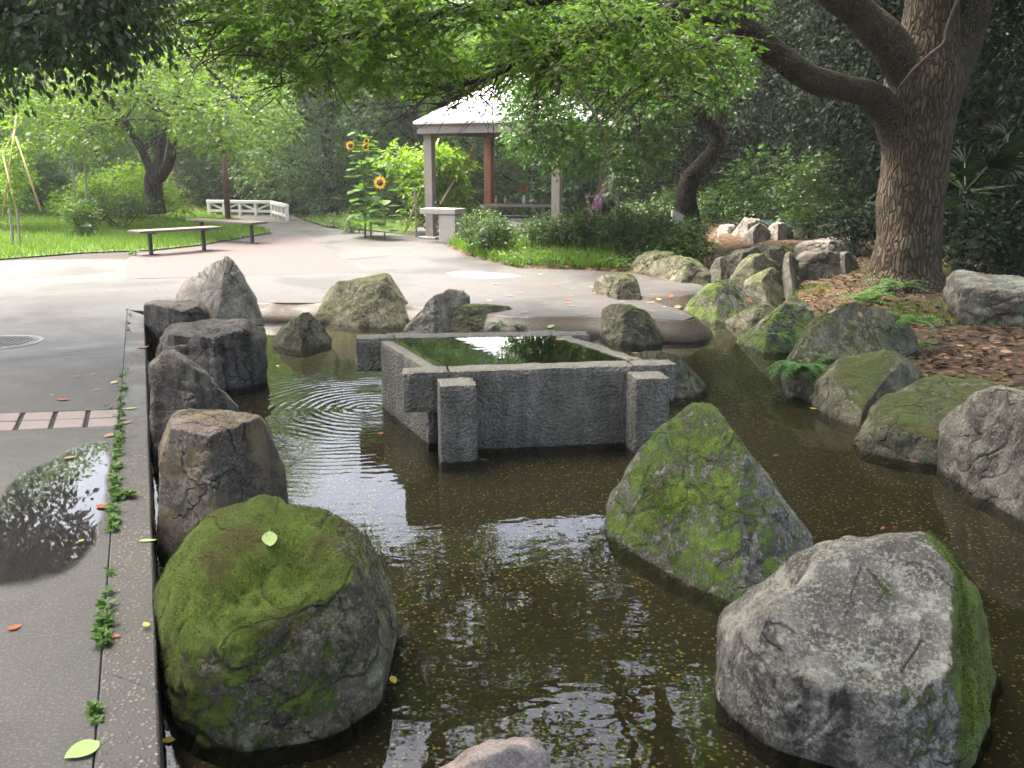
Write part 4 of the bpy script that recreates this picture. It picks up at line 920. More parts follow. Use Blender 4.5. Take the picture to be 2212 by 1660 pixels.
# twisted dark tree by the hedge
YD = 17.0; b_ = at(1495, 500, YD); s = px(YD); rr = random.Random(9); cl = []
for i in range(46):
    u = rr.uniform(1120, 1620); v = rr.uniform(120, 330)
    if u > 1420 and v > 210: v -= 120
    if 1250 < u < 1420 and v > 300: v -= 60
    cl.append((at(u, v, YD + rr.uniform(-2.0, 1.5)), rr.uniform(.3, .62)))
for u, v in ((1150, 290), (1180, 240), (1220, 300), (1170, 330), (1260, 250), (1130, 200), (1300, 310), (1330, 340), (1360, 300), (1400, 350), (1400, 330), (1350, 380), (1600, 390), (1640, 380), (1150, 255), (1200, 200), (1240, 330), (1190, 275)): cl.append((at(u, v, YD - 1.6 + rr.uniform(-.6, .6)), rr.uniform(.25, .45)))
tree('gnarled dark tree with an S-shaped leaning trunk behind the clipped hedge', b_[:],
     ([at(u, v, YD) for u, v in ((1496, 510), (1486, 460), (1480, 425), (1490, 392), (1516, 362), (1544, 325), (1550, 295), (1545, 270))], [28 * s, 24 * s, 22 * s, 21 * s, 20 * s, 18 * s, 17 * s, 14 * s]),
     [([at(1545, 285, YD), at(1520, 252, YD - .2), at(1482, 232, YD - .4), at(1452, 195, YD - .7), at(1420, 150, YD - .9), at(1360, 120, YD - 1.2)], [12 * s, 11 * s, 9 * s, 7 * s, 5 * s, .02]),
      ([at(1482, 232, YD - .4), at(1420, 225, YD - .8), at(1330, 200, YD - 1.3), at(1240, 190, YD - 1.8), at(1160, 220, YD - 2)], [7 * s, 6 * s, 5 * s, 3 * s, .01]),
      ([at(1548, 290, YD), at(1562, 245, YD + .2), at(1560, 190, YD + .3), at(1590, 130, YD + .3)], [11 * s, 10 * s, 7 * s, .02]),
      ([at(1535, 335, YD), at(1580, 345, YD - .3), at(1630, 370, YD - .5)], [5 * s, 3 * s, .01])],
     cl, 'dbark', 'maple', .095, 420, tw=.26, hexa=False)
# dark drooping evergreen hanging in from the upper left
YE = 9.0; b_ = gp(-420, 600, 0); b_ = Vector((-8.2, 10.5, .05)); rr = random.Random(21); cl = []
for i in range(42):
    u = rr.uniform(-300, 350); v = rr.uniform(-85, 125 - max(0, u) * .28) if u > 0 else rr.uniform(-85, 150)
    cl.append((at(u, v, YE + rr.uniform(-1.0, 1.6)), rr.uniform(.3, .55)))
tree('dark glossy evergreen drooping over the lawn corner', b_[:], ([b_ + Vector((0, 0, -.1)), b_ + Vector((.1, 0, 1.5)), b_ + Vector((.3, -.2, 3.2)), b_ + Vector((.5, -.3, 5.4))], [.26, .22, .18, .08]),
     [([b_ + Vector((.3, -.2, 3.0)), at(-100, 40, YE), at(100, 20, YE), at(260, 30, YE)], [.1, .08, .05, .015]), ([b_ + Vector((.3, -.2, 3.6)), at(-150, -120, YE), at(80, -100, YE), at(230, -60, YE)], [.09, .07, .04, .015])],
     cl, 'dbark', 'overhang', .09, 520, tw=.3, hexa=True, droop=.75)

# --- background trees: prototypes copied with their own place, size and foliage colour
protos = []
for k in range(5):
    rr = random.Random(100 + k); r_ = np.random.default_rng(50 + k); cl = []
    for i in range(70):
        a = rr.uniform(0, 6.28); h = rr.random(); R0 = (1 - (2 * h - .9) ** 2 * .55) * rr.uniform(.35, 1) ** .6
        cl.append(((math.cos(a) * R0 * 2.6, math.sin(a) * R0 * 2.6, .5 + h * 7.2), rr.uniform(.55, 1.05)))
    cm = crown_from(cl, 105, .135, 6, .42, r_=r_, droop=.3, shell=.5)
    m = MB(); limb(m, [(0, 0, -.5), (rr.uniform(-.2, .2), .1, 2), (rr.uniform(-.4, .4), 0, 4.2), (0, 0, 7)], [.24, .19, .13, .03], 10)
    for i in range(16):
        c = Vector(cl[i * 4][0]); z = max(.8, c.z * .6); limb(m, [(0, 0, z), (c.x * .5, c.y * .5, z + .5), c], [.06, .04, .01], 5)
    protos.append((cm, m.me('trunk', True)))
def bgtree(k, u, Y, sc, sz, leaf, label, rz, sink=0.0, bark='dbark', cat='tree', name='background_tree', group='trees closing the park behind the plaza'):
    p = at(u, 400, Y); z = hz(p.x, p.y) - sink
    root = empty(name, (p.x, p.y, z), label, cat, group, rz); root.scale = (sc, sc, sz)
    for nm, me, mat in (('trunk', protos[k][1], mt[bark]), ('crown', protos[k][0], mt[leaf])):
        if not me.materials: me.materials.append(mat)
        o = bpy.data.objects.new(nm, me); COL.objects.link(o); o.parent = root
        o.material_slots[0].link = 'OBJECT'; o.material_slots[0].material = mat
    return root
BT = [
 (0, -150, 26, 1.2, 1.1, 'midgreen', 'leafy green tree at the end of the lawn behind the bamboo trellis', 0),
 (1, 90, 31, .75, .5, 'bluegreen', 'grey-green rounded shrub tree between the trellis and the plum tree', 1),
 (2, 215, 34, .9, .6, 'bluegreen', 'dense blue-green bush tree in deep shade behind the plum tree', 2),
 (3, 60, 36, 1.4, 1.35, 'plum', 'pale fresh green tall tree rising behind the plum crown', 3),
 (4, 330, 38, 1.5, 1.2, 'plum', 'tall light green tree glowing above the plum tree', 4),
 (0, 530, 37, 1.3, 1.05, 'bluegreen', 'dark evergreen at the head of the white footbridge', 5),
 (1, 500, 42, 1.5, 1.0, 'midgreen', 'big green tree crown filling the gap over the footbridge', 1.2),
 (2, 700, 31, 1.0, .95, 'bluegreen', 'blue-green tree hanging low beside the path by the bridge', .4),
 (3, 640, 34, .8, .7, 'midgreen', 'leafy shrub tree leaning over the bridge railing', 2.3),
 (4, 790, 33, 1.15, 1.0, 'bluegreen', 'dense grey-green tree behind the sunflowers', 2),
 (0, 910, 30, .9, .95, 'midgreen', 'yellow-green tree left of the pavilion roof', .7),
 (1, 1010, 34, 1.3, .95, 'midgreen', 'broad green tree rising behind the pavilion', 4),
 (2, 880, 39, 1.5, 1.0, 'bluegreen', 'tall blue-green tree towering behind the sunflowers', 3),
 (3, 1150, 31, 1.0, .9, 'bluegreen', 'dark evergreen seen between the pavilion posts', 1),
 (4, 1260, 30, 1.1, 1.2, 'bluegreen', 'layered pale-leaved tree behind the right pavilion post', 5),
 (0, 1380, 29, 1.1, 1.1, 'midgreen', 'green tree behind the gnarled dark tree', 2.1),
 (1, 1250, 40, 1.6, 1.3, 'midgreen', 'tall green tree high above the pavilion roof', .2),
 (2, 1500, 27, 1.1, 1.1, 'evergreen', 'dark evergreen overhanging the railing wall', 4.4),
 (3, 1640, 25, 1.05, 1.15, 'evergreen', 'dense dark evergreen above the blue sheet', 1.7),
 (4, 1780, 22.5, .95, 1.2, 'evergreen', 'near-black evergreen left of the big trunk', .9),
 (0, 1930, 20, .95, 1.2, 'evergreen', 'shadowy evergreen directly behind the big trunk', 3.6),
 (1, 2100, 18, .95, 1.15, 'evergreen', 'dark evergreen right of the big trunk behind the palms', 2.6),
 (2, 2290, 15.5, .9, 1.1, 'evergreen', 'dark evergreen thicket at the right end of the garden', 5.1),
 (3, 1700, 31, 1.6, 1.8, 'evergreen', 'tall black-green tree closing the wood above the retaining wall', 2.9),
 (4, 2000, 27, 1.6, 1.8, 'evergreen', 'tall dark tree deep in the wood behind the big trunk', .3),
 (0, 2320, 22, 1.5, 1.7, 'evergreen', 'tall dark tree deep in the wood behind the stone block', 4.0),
]
for k, u, Y, sc, sz, leaf, lab, rz in BT: bgtree(k, u, Y, sc, sz, leaf, lab, rz, .6 if 'bush' in lab or 'shrub' in lab else .3)
# far wood on the rising ground, one mass
r_ = np.random.default_rng(77); n = 42000
fx = r_.uniform(-60, 60, n); fy = r_.uniform(42, 66, n); fz = ground_h(fx, fy) + r_.random(n) ** .8 * (4 + 1.5 * np.sin(fx * .35) + 1 * np.sin(fx * .9 + fy))
ax = r_.normal(0, 1, (n, 3)); ax[:, 2] -= .3; nn_ = r_.normal(0, .5, (n, 3)) + np.array([0, -.3, .6])
tag(link('far_wood', leaves_mesh('far_wood', np.stack([fx, fy, fz], 1), ax, nn_, r_.uniform(.5, .95, n), hexa=False), mt['midgreen']), 'green wood closing the view beyond the park', 'wood', kind='stuff')

# ------------------------------------------------------------------ shrubs, hedge, lawn
def shrub(label, u, v, Y, W, Hh, leaf, size, per=260, group=None, stems=6, lo=.3, name='shrub', seed=0, z=None, depth=None, k=4, tw=.12, boxy=False):
    p = at(u, v, Y); z = hz(p.x, p.y) if z is None else z; rr = random.Random(seed + int(u)); cl = []
    root = empty(name, (p.x, p.y, z), label, 'shrub', group); dp = depth or W * .8
    for i in range(int(10 + W * Hh * 26)):
        x, y = rr.uniform(-.5, .5) * W, rr.uniform(-.5, .5) * dp
        if not boxy and (x / W * 2) ** 2 + (y / dp * 2) ** 2 > 1: continue
        zt = Hh * (1 if boxy else (1 - .45 * ((x / W * 2) ** 2 + (y / dp * 2) ** 2))); cl.append(((x, y, rr.uniform(lo * Hh, zt)), rr.uniform(.11, .2) * (1 + Hh * .3)))
    m = MB()
    for i in range(stems):
        a = rr.uniform(0, 6.28); q = rr.choice(cl)[0]; limb(m, [(math.cos(a) * .08 * W, math.sin(a) * .08 * W, -.05), (q[0] * .6, q[1] * .6, q[2] * .45), q], [.016, .012, .006], 5, 3)
    m.obj('stems', mt['branch'], root, True)
    link('foliage', crown_from(cl, per, size, k, tw, droop=.15, shell=.3), mt[leaf], root); return root
gh = 'clipped shrubs in front of the pavilion'
for i, (u, v, Y, W, Hh, lab) in enumerate([
  (1042, 520, 17.0, .72, .62, 'small clipped shrub next to the concrete water stand'),
  (1070, 522, 16.2, .52, .6, 'narrow dark clipped shrub in front of the water stand shrub'),
  (1180, 525, 16.3, .95, .64, 'neat rounded clipped shrub in front of the picnic table'),
  (1262, 528, 16.0, .75, .66, 'clipped shrub overlapping the picnic table one'),
  (1335, 532, 15.6, .85, .68, 'clipped shrub growing in front of the pushchair'),
  (1415, 535, 15.2, .95, .7, 'broad dark clipped shrub before the leaning white board'),
  (1490, 540, 14.6, .85, .66, 'dark clipped shrub ending the row at the stream stones')]):
    shrub(lab, u, v, Y, W * 1.0, Hh * 1.08, 'hedge', .055, 1600, gh, 10, .42, 'clipped_shrub', i)
shrub('low dark clipped hedge on the lawn left of the plum trunk', 255, 460, 22, 1.5, .72, 'hedge', .06, 700, 'lawn shrubs', 10, .35, 'hedge', 3, boxy=True, depth=.8)
shrub('bright lime feathery bush behind the plum trunk', 285, 420, 26, 3.0, 1.5, 'lime', .12, 330, 'lawn shrubs', 10, .15, 'feathery_bush', 4, tw=.3)
shrub('low lime bush with reddish tips between two stakes', 185, 420, 25, 1.9, .95, 'lime', .1, 330, 'lawn shrubs', 8, .1, 'feathery_bush', 5, tw=.25)
shrub('slim leafy plant on a stake before the clipped hedge', 172, 475, 20, .55, .95, 'midgreen', .09, 500, 'lawn shrubs', 5, .05, 'leafy_plant', 6)
shrub('dark evergreen bush at the back of the lawn beside the lime bush', 110, 420, 26.5, 1.8, 1.7, 'bluegreen', .1, 330, 'lawn shrubs', 8, .1, 'evergreen_bush', 7)
shrub('clipped pale shrub at the foot of the sunflowers', 770, 478, 22.5, .7, .55, 'midgreen', .06, 600, 'lawn shrubs', 6, .3, 'clipped_shrub', 8)
shrub('small reddish shrub by the far grass verge', 722, 468, 25, .7, .4, 'midgreen', .06, 500, 'lawn shrubs', 6, .2, 'clipped_shrub', 9)
for i, (u, v, Y, W, Hh, leaf, lab) in enumerate([
  (1760, 470, 18.5, 1.6, 1.6, 'hedge', 'grey-green leafy shrub in the shade above the back row boulders'),
  (1850, 470, 15.5, 1.1, .9, 'evergreen', 'dark shrub hugging the big trunk'),
  (2090, 545, 12.2, 1.6, 1.1, 'evergreen', 'dark broadleaf shrub behind the lichen block'),
  (2190, 535, 12.6, 1.6, 1.3, 'evergreen', 'second dark broadleaf shrub under the palms'),
  (1600, 430, 22, 2.4, 1.0, 'hedge', 'dark low shrub along the retaining wall'),
  (1420, 440, 23, 2.2, .9, 'hedge', 'dark low shrub behind the leaning white board')]):
    shrub(lab, u, v, Y, W, Hh, leaf, .09, 330, 'shrubs under the dark wood', 8, .12, 'shade_shrub', 20 + i, tw=.18)

def scatter(poly, n, r_, dens=None):
    X = np.array([p.x for p in poly]); Y = np.array([p.y for p in poly]); out = []
    tot = 0
    while tot < n:
        x = r_.uniform(X.min(), X.max(), n); y = r_.uniform(Y.min(), Y.max(), n); ok = pip(x, y, poly)
        if dens is not None: ok &= r_.random(n) < dens(x, y)
        out.append(np.stack([x[ok], y[ok]], 1)); tot += ok.sum()
    return np.concatenate(out)[:n]
def blades(name, XY, h0, h1, wd, r_, mat, label, lean=.35, cat='grass'):
    n = len(XY); z = ground_h(XY[:, 0], XY[:, 1]); a = r_.uniform(0, 6.28, n); h = r_.uniform(h0, h1, n); lx, ly = r_.normal(0, lean, n) * h, r_.normal(0, lean, n) * h
    c, s_ = np.cos(a) * wd / 2, np.sin(a) * wd / 2; V = np.empty((n, 3, 3))
    V[:, 0] = np.stack([XY[:, 0] - c, XY[:, 1] - s_, z - .01], 1); V[:, 1] = np.stack([XY[:, 0] + c, XY[:, 1] + s_, z - .01], 1); V[:, 2] = np.stack([XY[:, 0] + lx, XY[:, 1] + ly, z + h], 1)
    b = (np.arange(n) * 3)[:, None]
    return tag(link(name, mesh_np(name, V.reshape(-1, 3), tris=b + np.array([[0, 1, 2]]), attrs={'rnd': r_.random(n)}), mt[mat]), label, cat, kind='stuff')
r_ = np.random.default_rng(3)
lawn_near = lawn_edge + G([(430, 452), (200, 446), (-200, 446)])
prev = G([(-600, 600)])
# turf under the blades: a sheet just above the soil
def sheet(name, poly, mat, step=.4, lift=.012):
    X = np.array([p.x for p in poly]); Y = np.array([p.y for p in poly]); bm = bmesh.new()
    f = bm.faces.new([bm.verts.new((p.x, p.y, 0)) for p in poly]); bmesh.ops.triangulate(bm, faces=[f])
    for ax_, lo, hi_ in ((0, X.min(), X.max()), (1, Y.min(), Y.max())):
        for c in np.arange(lo + step, hi_, step * (1 if hi_ - lo < 20 else 2)):
            nn = (1, 0, 0) if ax_ == 0 else (0, 1, 0); bmesh.ops.bisect_plane(bm, geom=bm.verts[:] + bm.edges[:] + bm.faces[:], plane_co=(c, c, 0), plane_no=nn)
    P = np.array([v.co[:] for v in bm.verts]); z = ground_h(P[:, 0], P[:, 1])
    for v, zz in zip(bm.verts, z): v.co.z = max(zz, 0.0) + lift
    bmesh.ops.recalc_face_normals(bm, faces=bm.faces); me = bpy.data.meshes.new(name); bm.to_mesh(me); bm.free(); return tag(link(name, me, mat), kind='structure')
sheet('lawn', lawn_near, mt['turf'], .8)
blades('lawn_grass', scatter(lawn_near, 70000, r_, lambda x, y: np.clip(26 / (y + 1e-3) - .55, .12, 1)), .05, .16, .02, r_, 'grass', 'bright short grass of the lawn')
verge = G([(650, 472), (700, 488), (800, 498), (885, 508), (905, 482), (860, 470), (700, 462)])
sheet('verge', verge, mt['turf'], .8); blades('verge_grass', scatter(verge, 12000, r_), .06, .25, .022, r_, 'grass', 'long grass of the verge below the sunflowers')
bed_g = G([(965, 531), (1003, 549), (1062, 566), (1122, 579), (1250, 582), (1330, 586), (1330, 545), (1200, 520), (1010, 519)])
blades('bed_grass', scatter(bed_g, 9000, r_), .06, .26, .02, r_, 'grass', 'long bright grass around the clipped shrubs')
def cover(name, poly, n, size, leaf, label, h=.1, cat='ground cover', hexa=False, flat=.8):
    XY = scatter(poly, n, r_); z = ground_h(XY[:, 0], XY[:, 1]) + r_.random(n) ** 1.5 * h
    A = r_.normal(0, 1, (n, 3)); A[:, 2] = r_.normal(0, .25, n); N = r_.normal(0, .35, (n, 3)); N[:, 2] += flat
    return tag(link(name, leaves_mesh(name, np.column_stack([XY, z + .006]), A, N, size * r_.uniform(.6, 1.3, n), hexa=hexa), mt[leaf]), label, cat, kind='stuff')
cover('bed_groundcover', G([(1000, 545), (1062, 565), (1122, 579), (1250, 582), (1360, 589), (1420, 560), (1520, 550), (1330, 535), (1180, 525)]), 9000, .07, 'midgreen', 'leafy green ground cover under the clipped shrubs', .16)
cover('back_groundcover', G([(1520, 500), (1600, 488), (1800, 480), (1790, 466), (1600, 462), (1500, 472)]), 8000, .1, 'midgreen', 'bright green ground cover behind the back row boulders', .3)
cover('wood_floor_cover', G([(1300, 470), (2300, 470), (2300, 450), (1300, 450)]), 4000, .12, 'hedge', 'dark leafy ground cover at the edge of the wood', .3)
bankpoly = [p + Vector((.25, .25, 0)) for p in bank] + [Vector((9, 3, 0)), Vector((9, 17, 0)), Vector((4.5, 17, 0)), gp(1560, 560), gp(1640, 600)]
cover('leaf_litter', bankpoly, 15000, .075, 'litter', 'brown fallen leaf litter on the bank under the big tree', .012, 'leaf litter', True, 2.5)
cover('bed_litter', G([(1120, 578), (1250, 581), (1370, 588), (1470, 590), (1530, 570), (1400, 572), (1250, 573)]), 900, .07, 'litter', 'brown leaves blown against the planting bed edge', .012, 'leaf litter', True, 2.5)
blades('bank_grass', scatter(bankpoly, 9000, r_, lambda x, y: (np.sin(x * 2.3 + y) + np.sin(y * 1.9 - x * .8) > .75) * 1.0), .03, .12, .008, r_, 'weed', 'thin grass tufts between leaves on the shaded bank')

# ------------------------------------------------------------------ pavilion and what stands around it
def kx(u): r = ray(u, 450); return r.x / r.y
A_ = gp(932, 516); A_.z = 0
kA, kB, kC = kx(930), kx(1057), kx(1203)
# a square of posts seen over its near corner
a11, a12, c1 = 1.0, -kC, kC * A_.y - A_.x; a21, a22, c2 = -kB, -1.0, kB * A_.y - A_.x
det = a11 * a22 - a12 * a21; qa = (c1 * a22 - a12 * c2) / det; qb = (a11 * c2 - c1 * a21) / det
ex = Vector((qa, qb, 0)); ey = Vector((-qb, qa, 0)); side = ex.length; exn = ex.normalized(); eyn = ey.normalized()
pav = empty('pavilion', A_, 'open garden pavilion with four timber posts and pale pyramid roof', 'pavilion'); rot = math.atan2(ex.y, ex.x); pav.rotation_euler = (0, 0, rot)
He = at(932, 290, A_.y).z; PWD = .19
for i, (x, y, mt_) in enumerate(((0, 0, 'wood'), (side, 0, 'wood'), (0, side, 'redwood'), (side, side, 'wood'))):
    po = MB().box((x, y, He / 2 + .02), (PWD, PWD, He - .05)).obj('post', mt[mt_], pav, bevel=.008); MB().box((x, y, .025), (.42, .42, .05)).obj('post_footing', mt['conc'], po, bevel=.008)
ov = .16; FH = .2
for (cx_, cy_, lx, ly) in ((side / 2, -ov, side + 2 * ov + .08, .08), (side / 2, side + ov, side + 2 * ov + .08, .08), (-ov, side / 2, .08, side + 2 * ov - .085), (side + ov, side / 2, .08, side + 2 * ov - .085)):
    MB().box((cx_, cy_, He + FH / 2), (lx, ly, FH)).obj('eave_beam', mt['wood'], pav, bevel=.006)
e0, e1 = -ov - .1, side + ov + .1; zc = He + FH + .002; ha = at(1120, 150, A_.y).z
apx = (side / 2, side / 2, ha)
for i, (a, b) in enumerate((((e0, e0), (e1, e0)), ((e1, e0), (e1, e1)), ((e1, e1), (e0, e1)), ((e0, e1), (e0, e0)))):
    m = MB(); A3, B3, P3 = Vector((*a, zc)), Vector((*b, zc)), Vector(apx); dz = Vector((0, 0, .05))
    m.add([A3, B3, P3, A3 + dz, B3 + dz, P3 + dz], [(0, 2, 1), (3, 4, 5), (0, 1, 4, 3)]); rf = m.obj('roof_slope', mt['roof'], pav)
    m = MB(); nrm_ = (B3 - A3).cross(P3 - A3).normalized()
    if nrm_.z < 0: nrm_ = -nrm_
    for k in range(1, 11):
        t = k / 11; q = A3 + (B3 - A3) * t; lim = 1 - abs(2 * t - 1); q2 = q + (P3 - (A3 + B3) / 2) * lim * .98; m.tube([q + dz + nrm_ * .012, q2 + dz + nrm_ * .012], .012, 4)
    tag(m.obj('roof_seams', mt['roof'], rf), kind='stuff')
m = MB(); m.add([(e0 + .1, e0 + .1, He + FH - .03), (e1 - .1, e0 + .1, He + FH - .03), (e1 - .1, e1 - .1, He + FH - .03), (e0 + .1, e1 - .1, He + FH - .03)], [(3, 2, 1, 0)]); m.obj('ceiling', mt['wood'], pav)
def PV(x, y, z=0): return A_ + exn * x + eyn * y + Vector((0, 0, z))
# concrete water stand at the corner post
ws = gp(968, 524); ws = empty('water_stand', ws, 'concrete drinking water stand with a thick slab top beside the corner post', 'water stand', rz=rot)
MB().box((.1, 0, .3), (.4, .46, .6)).obj('pedestal', mt['conc'], ws, bevel=.015); MB().box((-.12, 0, .665), (.86, .5, .12)).obj('counter_slab', mt['conc'], ws, bevel=.015)
MB().tube([(.3, -.1, .45), (.4, -.14, .45), (.42, -.15, .40)], .014, 6).obj('tap', mt['steel'], ws); MB().tube([(-.25, 0, .72), (-.25, 0, .82), (-.25, -.05, .86), (-.25, -.1, .83)], .013, 6).obj('spout', mt['steel'], ws)
# picnic table with bench seats inside
tb = PV(side * .52, side * .45); tbl = empty('picnic_table', tb, 'timber picnic table under the pavilion roof', 'table', rz=rot + .2)
for k in range(5): MB().box((0, (k - 2) * .145, .72), (1.7, .135, .05)).obj('plank', mt['wood'], tbl, bevel=.005)
for sx in (-.6, .6):
    MB().box((sx, 0, .35), (.1, .5, .68)).obj('leg', mt['wood'], tbl, bevel=.006)
for sg, lab in ((-1, 'plank seat on the near side of the picnic table'), (1, 'plank seat on the far side of the picnic table')):
    be = empty('seat_bench', tb + Matrix.Rotation(rot + .2, 3, 'Z') @ Vector((0, sg * .68, 0)), lab, 'bench', rz=rot + .2)
    MB().box((0, 0, .42), (1.5, .3, .06)).obj('seat', mt['wood'], be, bevel=.006)
    for sx in (-.55, .55): MB().box((sx, 0, .195), (.09, .24, .39)).obj('leg', mt['wood'], be, bevel=.006)
vz = Vector((at(1132, 460, tb.y).x, tb.y, .746)); va = empty('flower_jar', vz, 'glass jar of orange flowers on the picnic table', 'flower jar')
MB().tube([(0, 0, 0), (0, 0, .12), (0, 0, .17), (0, 0, .2)], [.045, .045, .028, .03], 14).obj('jar', mt['glass'], va, True)
T = np.array([(0, 0, .19)] * 9); Dv = rng.normal(0, .5, (9, 3)); Dv[:, 2] = 1.4
m = MB()
for d in nrm(Dv): m.tube([(0, 0, .12), tuple(np.array((0, 0, .12)) + d * .2)], .003, 4)
m.obj('stems', mt['stem'], va); link('petals', leaves_mesh('petals', *sprays(T + nrm(Dv) * .12, Dv, 8, .05, .06, rng, .1)), mt['red'], va)
for i, u in enumerate((1072, 1092)):
    bp_ = Vector((at(u, 460, tb.y).x, tb.y - .1, .746)); bo = MB().tube([(0, 0, 0), (0, 0, .12), (0, 0, .16), (0, 0, .2)], [.03, .03, .013, .013], 10).obj('bottle', mt['bamboo'], None, True); bo.location = bp_
    tag(bo, 'slim amber bottle standing on the picnic table', 'bottle', 'bottles on the picnic table')
# pushchair behind the shrubs
pc = at(1302, 500, 18.2); pc.z = hz(pc.x, pc.y) - .0; ps = empty('pushchair', pc, 'dark pushchair with a grey rounded hood behind the clipped shrubs', 'pushchair', rz=.35)
m = MB(); n1, n2 = 12, 10
V_ = []
for i in range(n1 + 1):
    a = math.pi * (.02 + .62 * i / n1)
    for j in range(n2 + 1):
        b = math.pi * j / n2; V_.append((.21 * math.cos(b), -.24 * math.cos(a) * math.sin(b) - .02, .74 + .25 * math.sin(a) * math.sin(b) ** .6))
m.add(V_, [(i * (n2 + 1) + j, i * (n2 + 1) + j + 1, (i + 1) * (n2 + 1) + j + 1, (i + 1) * (n2 + 1) + j) for i in range(n1) for j in range(n2)]); hd = m.obj('hood', mt['black'], ps, True); MB().tube([(.215 * math.cos(math.pi * j / 14), -.26, .74 + .26 * math.sin(math.pi * j / 14)) for j in range(15)], .022, 6).obj('hood_rim', mt['greyfab'], ps, True)
sm = hd.modifiers.new('solid', 'SOLIDIFY'); sm.thickness = .012
MB().box((0, .02, .52), (.36, .12, .5), Matrix.Rotation(-.35, 3, 'X')).obj('backrest', mt['black'], ps, bevel=.02); MB().box((0, -.16, .38), (.36, .34, .1)).obj('seat', mt['black'], ps, bevel=.02)
for sx in (-.21, .21):
    MB().tube([(sx, .38, .92), (sx, .3, .9), (sx, .05, .55), (sx, -.3, .1)], .012, 6).obj('frame', mt['steel'], ps, True); MB().tube([(sx, .28, .1), (sx, .02, .5)], .012, 6).obj('frame', mt['steel'], ps, True)
    for y in (-.32, .3):
        wv_ = MB().tube([(sx - .02, y, .1), (sx + .02, y, .1)], .1, 16).obj('wheel', mt['black'], ps, True)
MB().tube([(-.21, .38, .92), (.21, .38, .92)], .014, 8).obj('handle', mt['black'], ps, True)
# white board leaning by the gnarled tree
wb = at(1462, 492, 16.2); wb.z = hz(wb.x, wb.y); bo = MB().box((0, 0, .42), (.3, .035, .86)).obj('white_board', mt['white'], None, bevel=.004)
bo.location = wb; bo.rotation_euler = (math.radians(-24), math.radians(22), .5); tag(bo, 'narrow white board leaning against the gnarled dark tree', 'board')
# folded umbrella hung on the right post
up_ = PV(side + .16, side + .02, 1.2); um = empty('folded_umbrella', up_, 'folded white umbrella hanging on the right pavilion post', 'umbrella')
MB().tube([(0, 0, -.32), (0, 0, -.05), (.01, 0, .18), (0, 0, .36), (0, 0, .42)], [.02, .055, .085, .05, .015], 10, True, .3).obj('canopy', mt['white'], um, True); MB().tube([(0, 0, .4), (0, 0, .55), (-.04, 0, .58), (-.07, 0, .54)], .01, 6).obj('handle', mt['white'], um, True)

# benches on the plaza
def bench(u1, v1, u2, v2, label, ext):
    a, b = gp(u1, v1), gp(u2, v2); d = (b - a); L_ = d.length; o = empty('park_bench', (a + b) / 2, label, 'bench', 'benches at the lawn edge', math.atan2(d.y, d.x))
    for k in range(3): MB().box((0, (k - 1) * .145, .435), (L_ + 2 * ext, .138, .045)).obj('slat', mt['benchwood'], o, bevel=.006)
    for sx in (-L_ / 2, L_ / 2):
        lg = MB().box((sx, 0, .205), (.06, .06, .405)).obj('leg', mt['steel'], o, bevel=.004); MB().box((sx, 0, .006), (.3, .12, .01)).obj('foot_plate', mt['steel'], lg); MB().box((sx, 0, .4), (.05, .4, .022)).obj('bracket', mt['steel'], lg)
bench(327, 551, 441, 542, 'backless bench at the lawn edge in front of the other one', .3)
bench(439, 518, 545, 526, 'backless bench further along near the lamp post', .28)
# lamp post
lp = gp(492, 461); lp.y = min(lp.y, 27); lp = at(492, 461, 27); lp.z = hz(lp.x, lp.y); la = empty('lamp_post', lp, 'slim brown lamp post rising through the plum leaves', 'lamp post')
MB().tube([(0, 0, -.05), (0, 0, 1.9), (0, 0, 1.93)], [.085, .085, .06], 16).obj('lower_pole', mt['lamp'], la, True); MB().tube([(0, 0, 1.92), (0, 0, 4.6)], [.058, .05], 14).obj('upper_pole', mt['lamp'], la, True)
MB().box((0, 0, .015), (.36, .36, .05)).obj('base_plate', mt['conc'], la, bevel=.008); MB().tube([(0, 0, 4.6), (0, 0, 4.66), (0, 0, 4.8), (0, 0, 4.86)], [.06, .22, .24, .08], 18).obj('lamp_head', mt['lamp'], la, True)
for z in (.55, 1.25): MB().box((0, -.088, z), (.05, .02, .07)).obj('hatch', mt['steel'], la)
# white timber railing of the footbridge
def railing(P0, P1, n, label, diag=True):
    d = P1 - P0; L_ = d.length; o = empty('white_railing', P0, label, 'railing', 'railings of the footbridge', math.atan2(d.y, d.x)); Hh = .44
    MB().box((L_ / 2, 0, Hh), (L_ + .12, .12, .1)).obj('top_rail', mt['white'], o, bevel=.01); MB().box((L_ / 2, 0, .14), (L_, .07, .08)).obj('bottom_rail', mt['white'], o, bevel=.006)
    for i in range(n + 1): MB().box((L_ * i / n, 0, Hh / 2 - .05), (.1, .1, Hh - .01)).obj('post', mt['white'], o, bevel=.006)
    if diag:
        for i in range(n):
            x0, x1 = L_ * i / n + .06, L_ * (i + 1) / n - .06; z0, z1 = (.19, Hh - .06) if i % 2 else (Hh - .06, .19); MB().tube([(x0, 0, z0), (x1, 0, z1)], .035, 4).obj('brace', mt['white'], o)
YR = 31.0; q0, q1, q2 = at(452, 455, YR), at(588, 458, YR - .6), at(620, 466, YR - 3.2)
for q in (q0, q1, q2): q.z = max(0, hz(q.x, q.y))
railing(q0, q1, 4, 'white timber railing with diagonal braces beyond the lamp post'); railing(q1 + (q2 - q1) * .05, q2, 4, 'short return of the white railing beside the path', False)
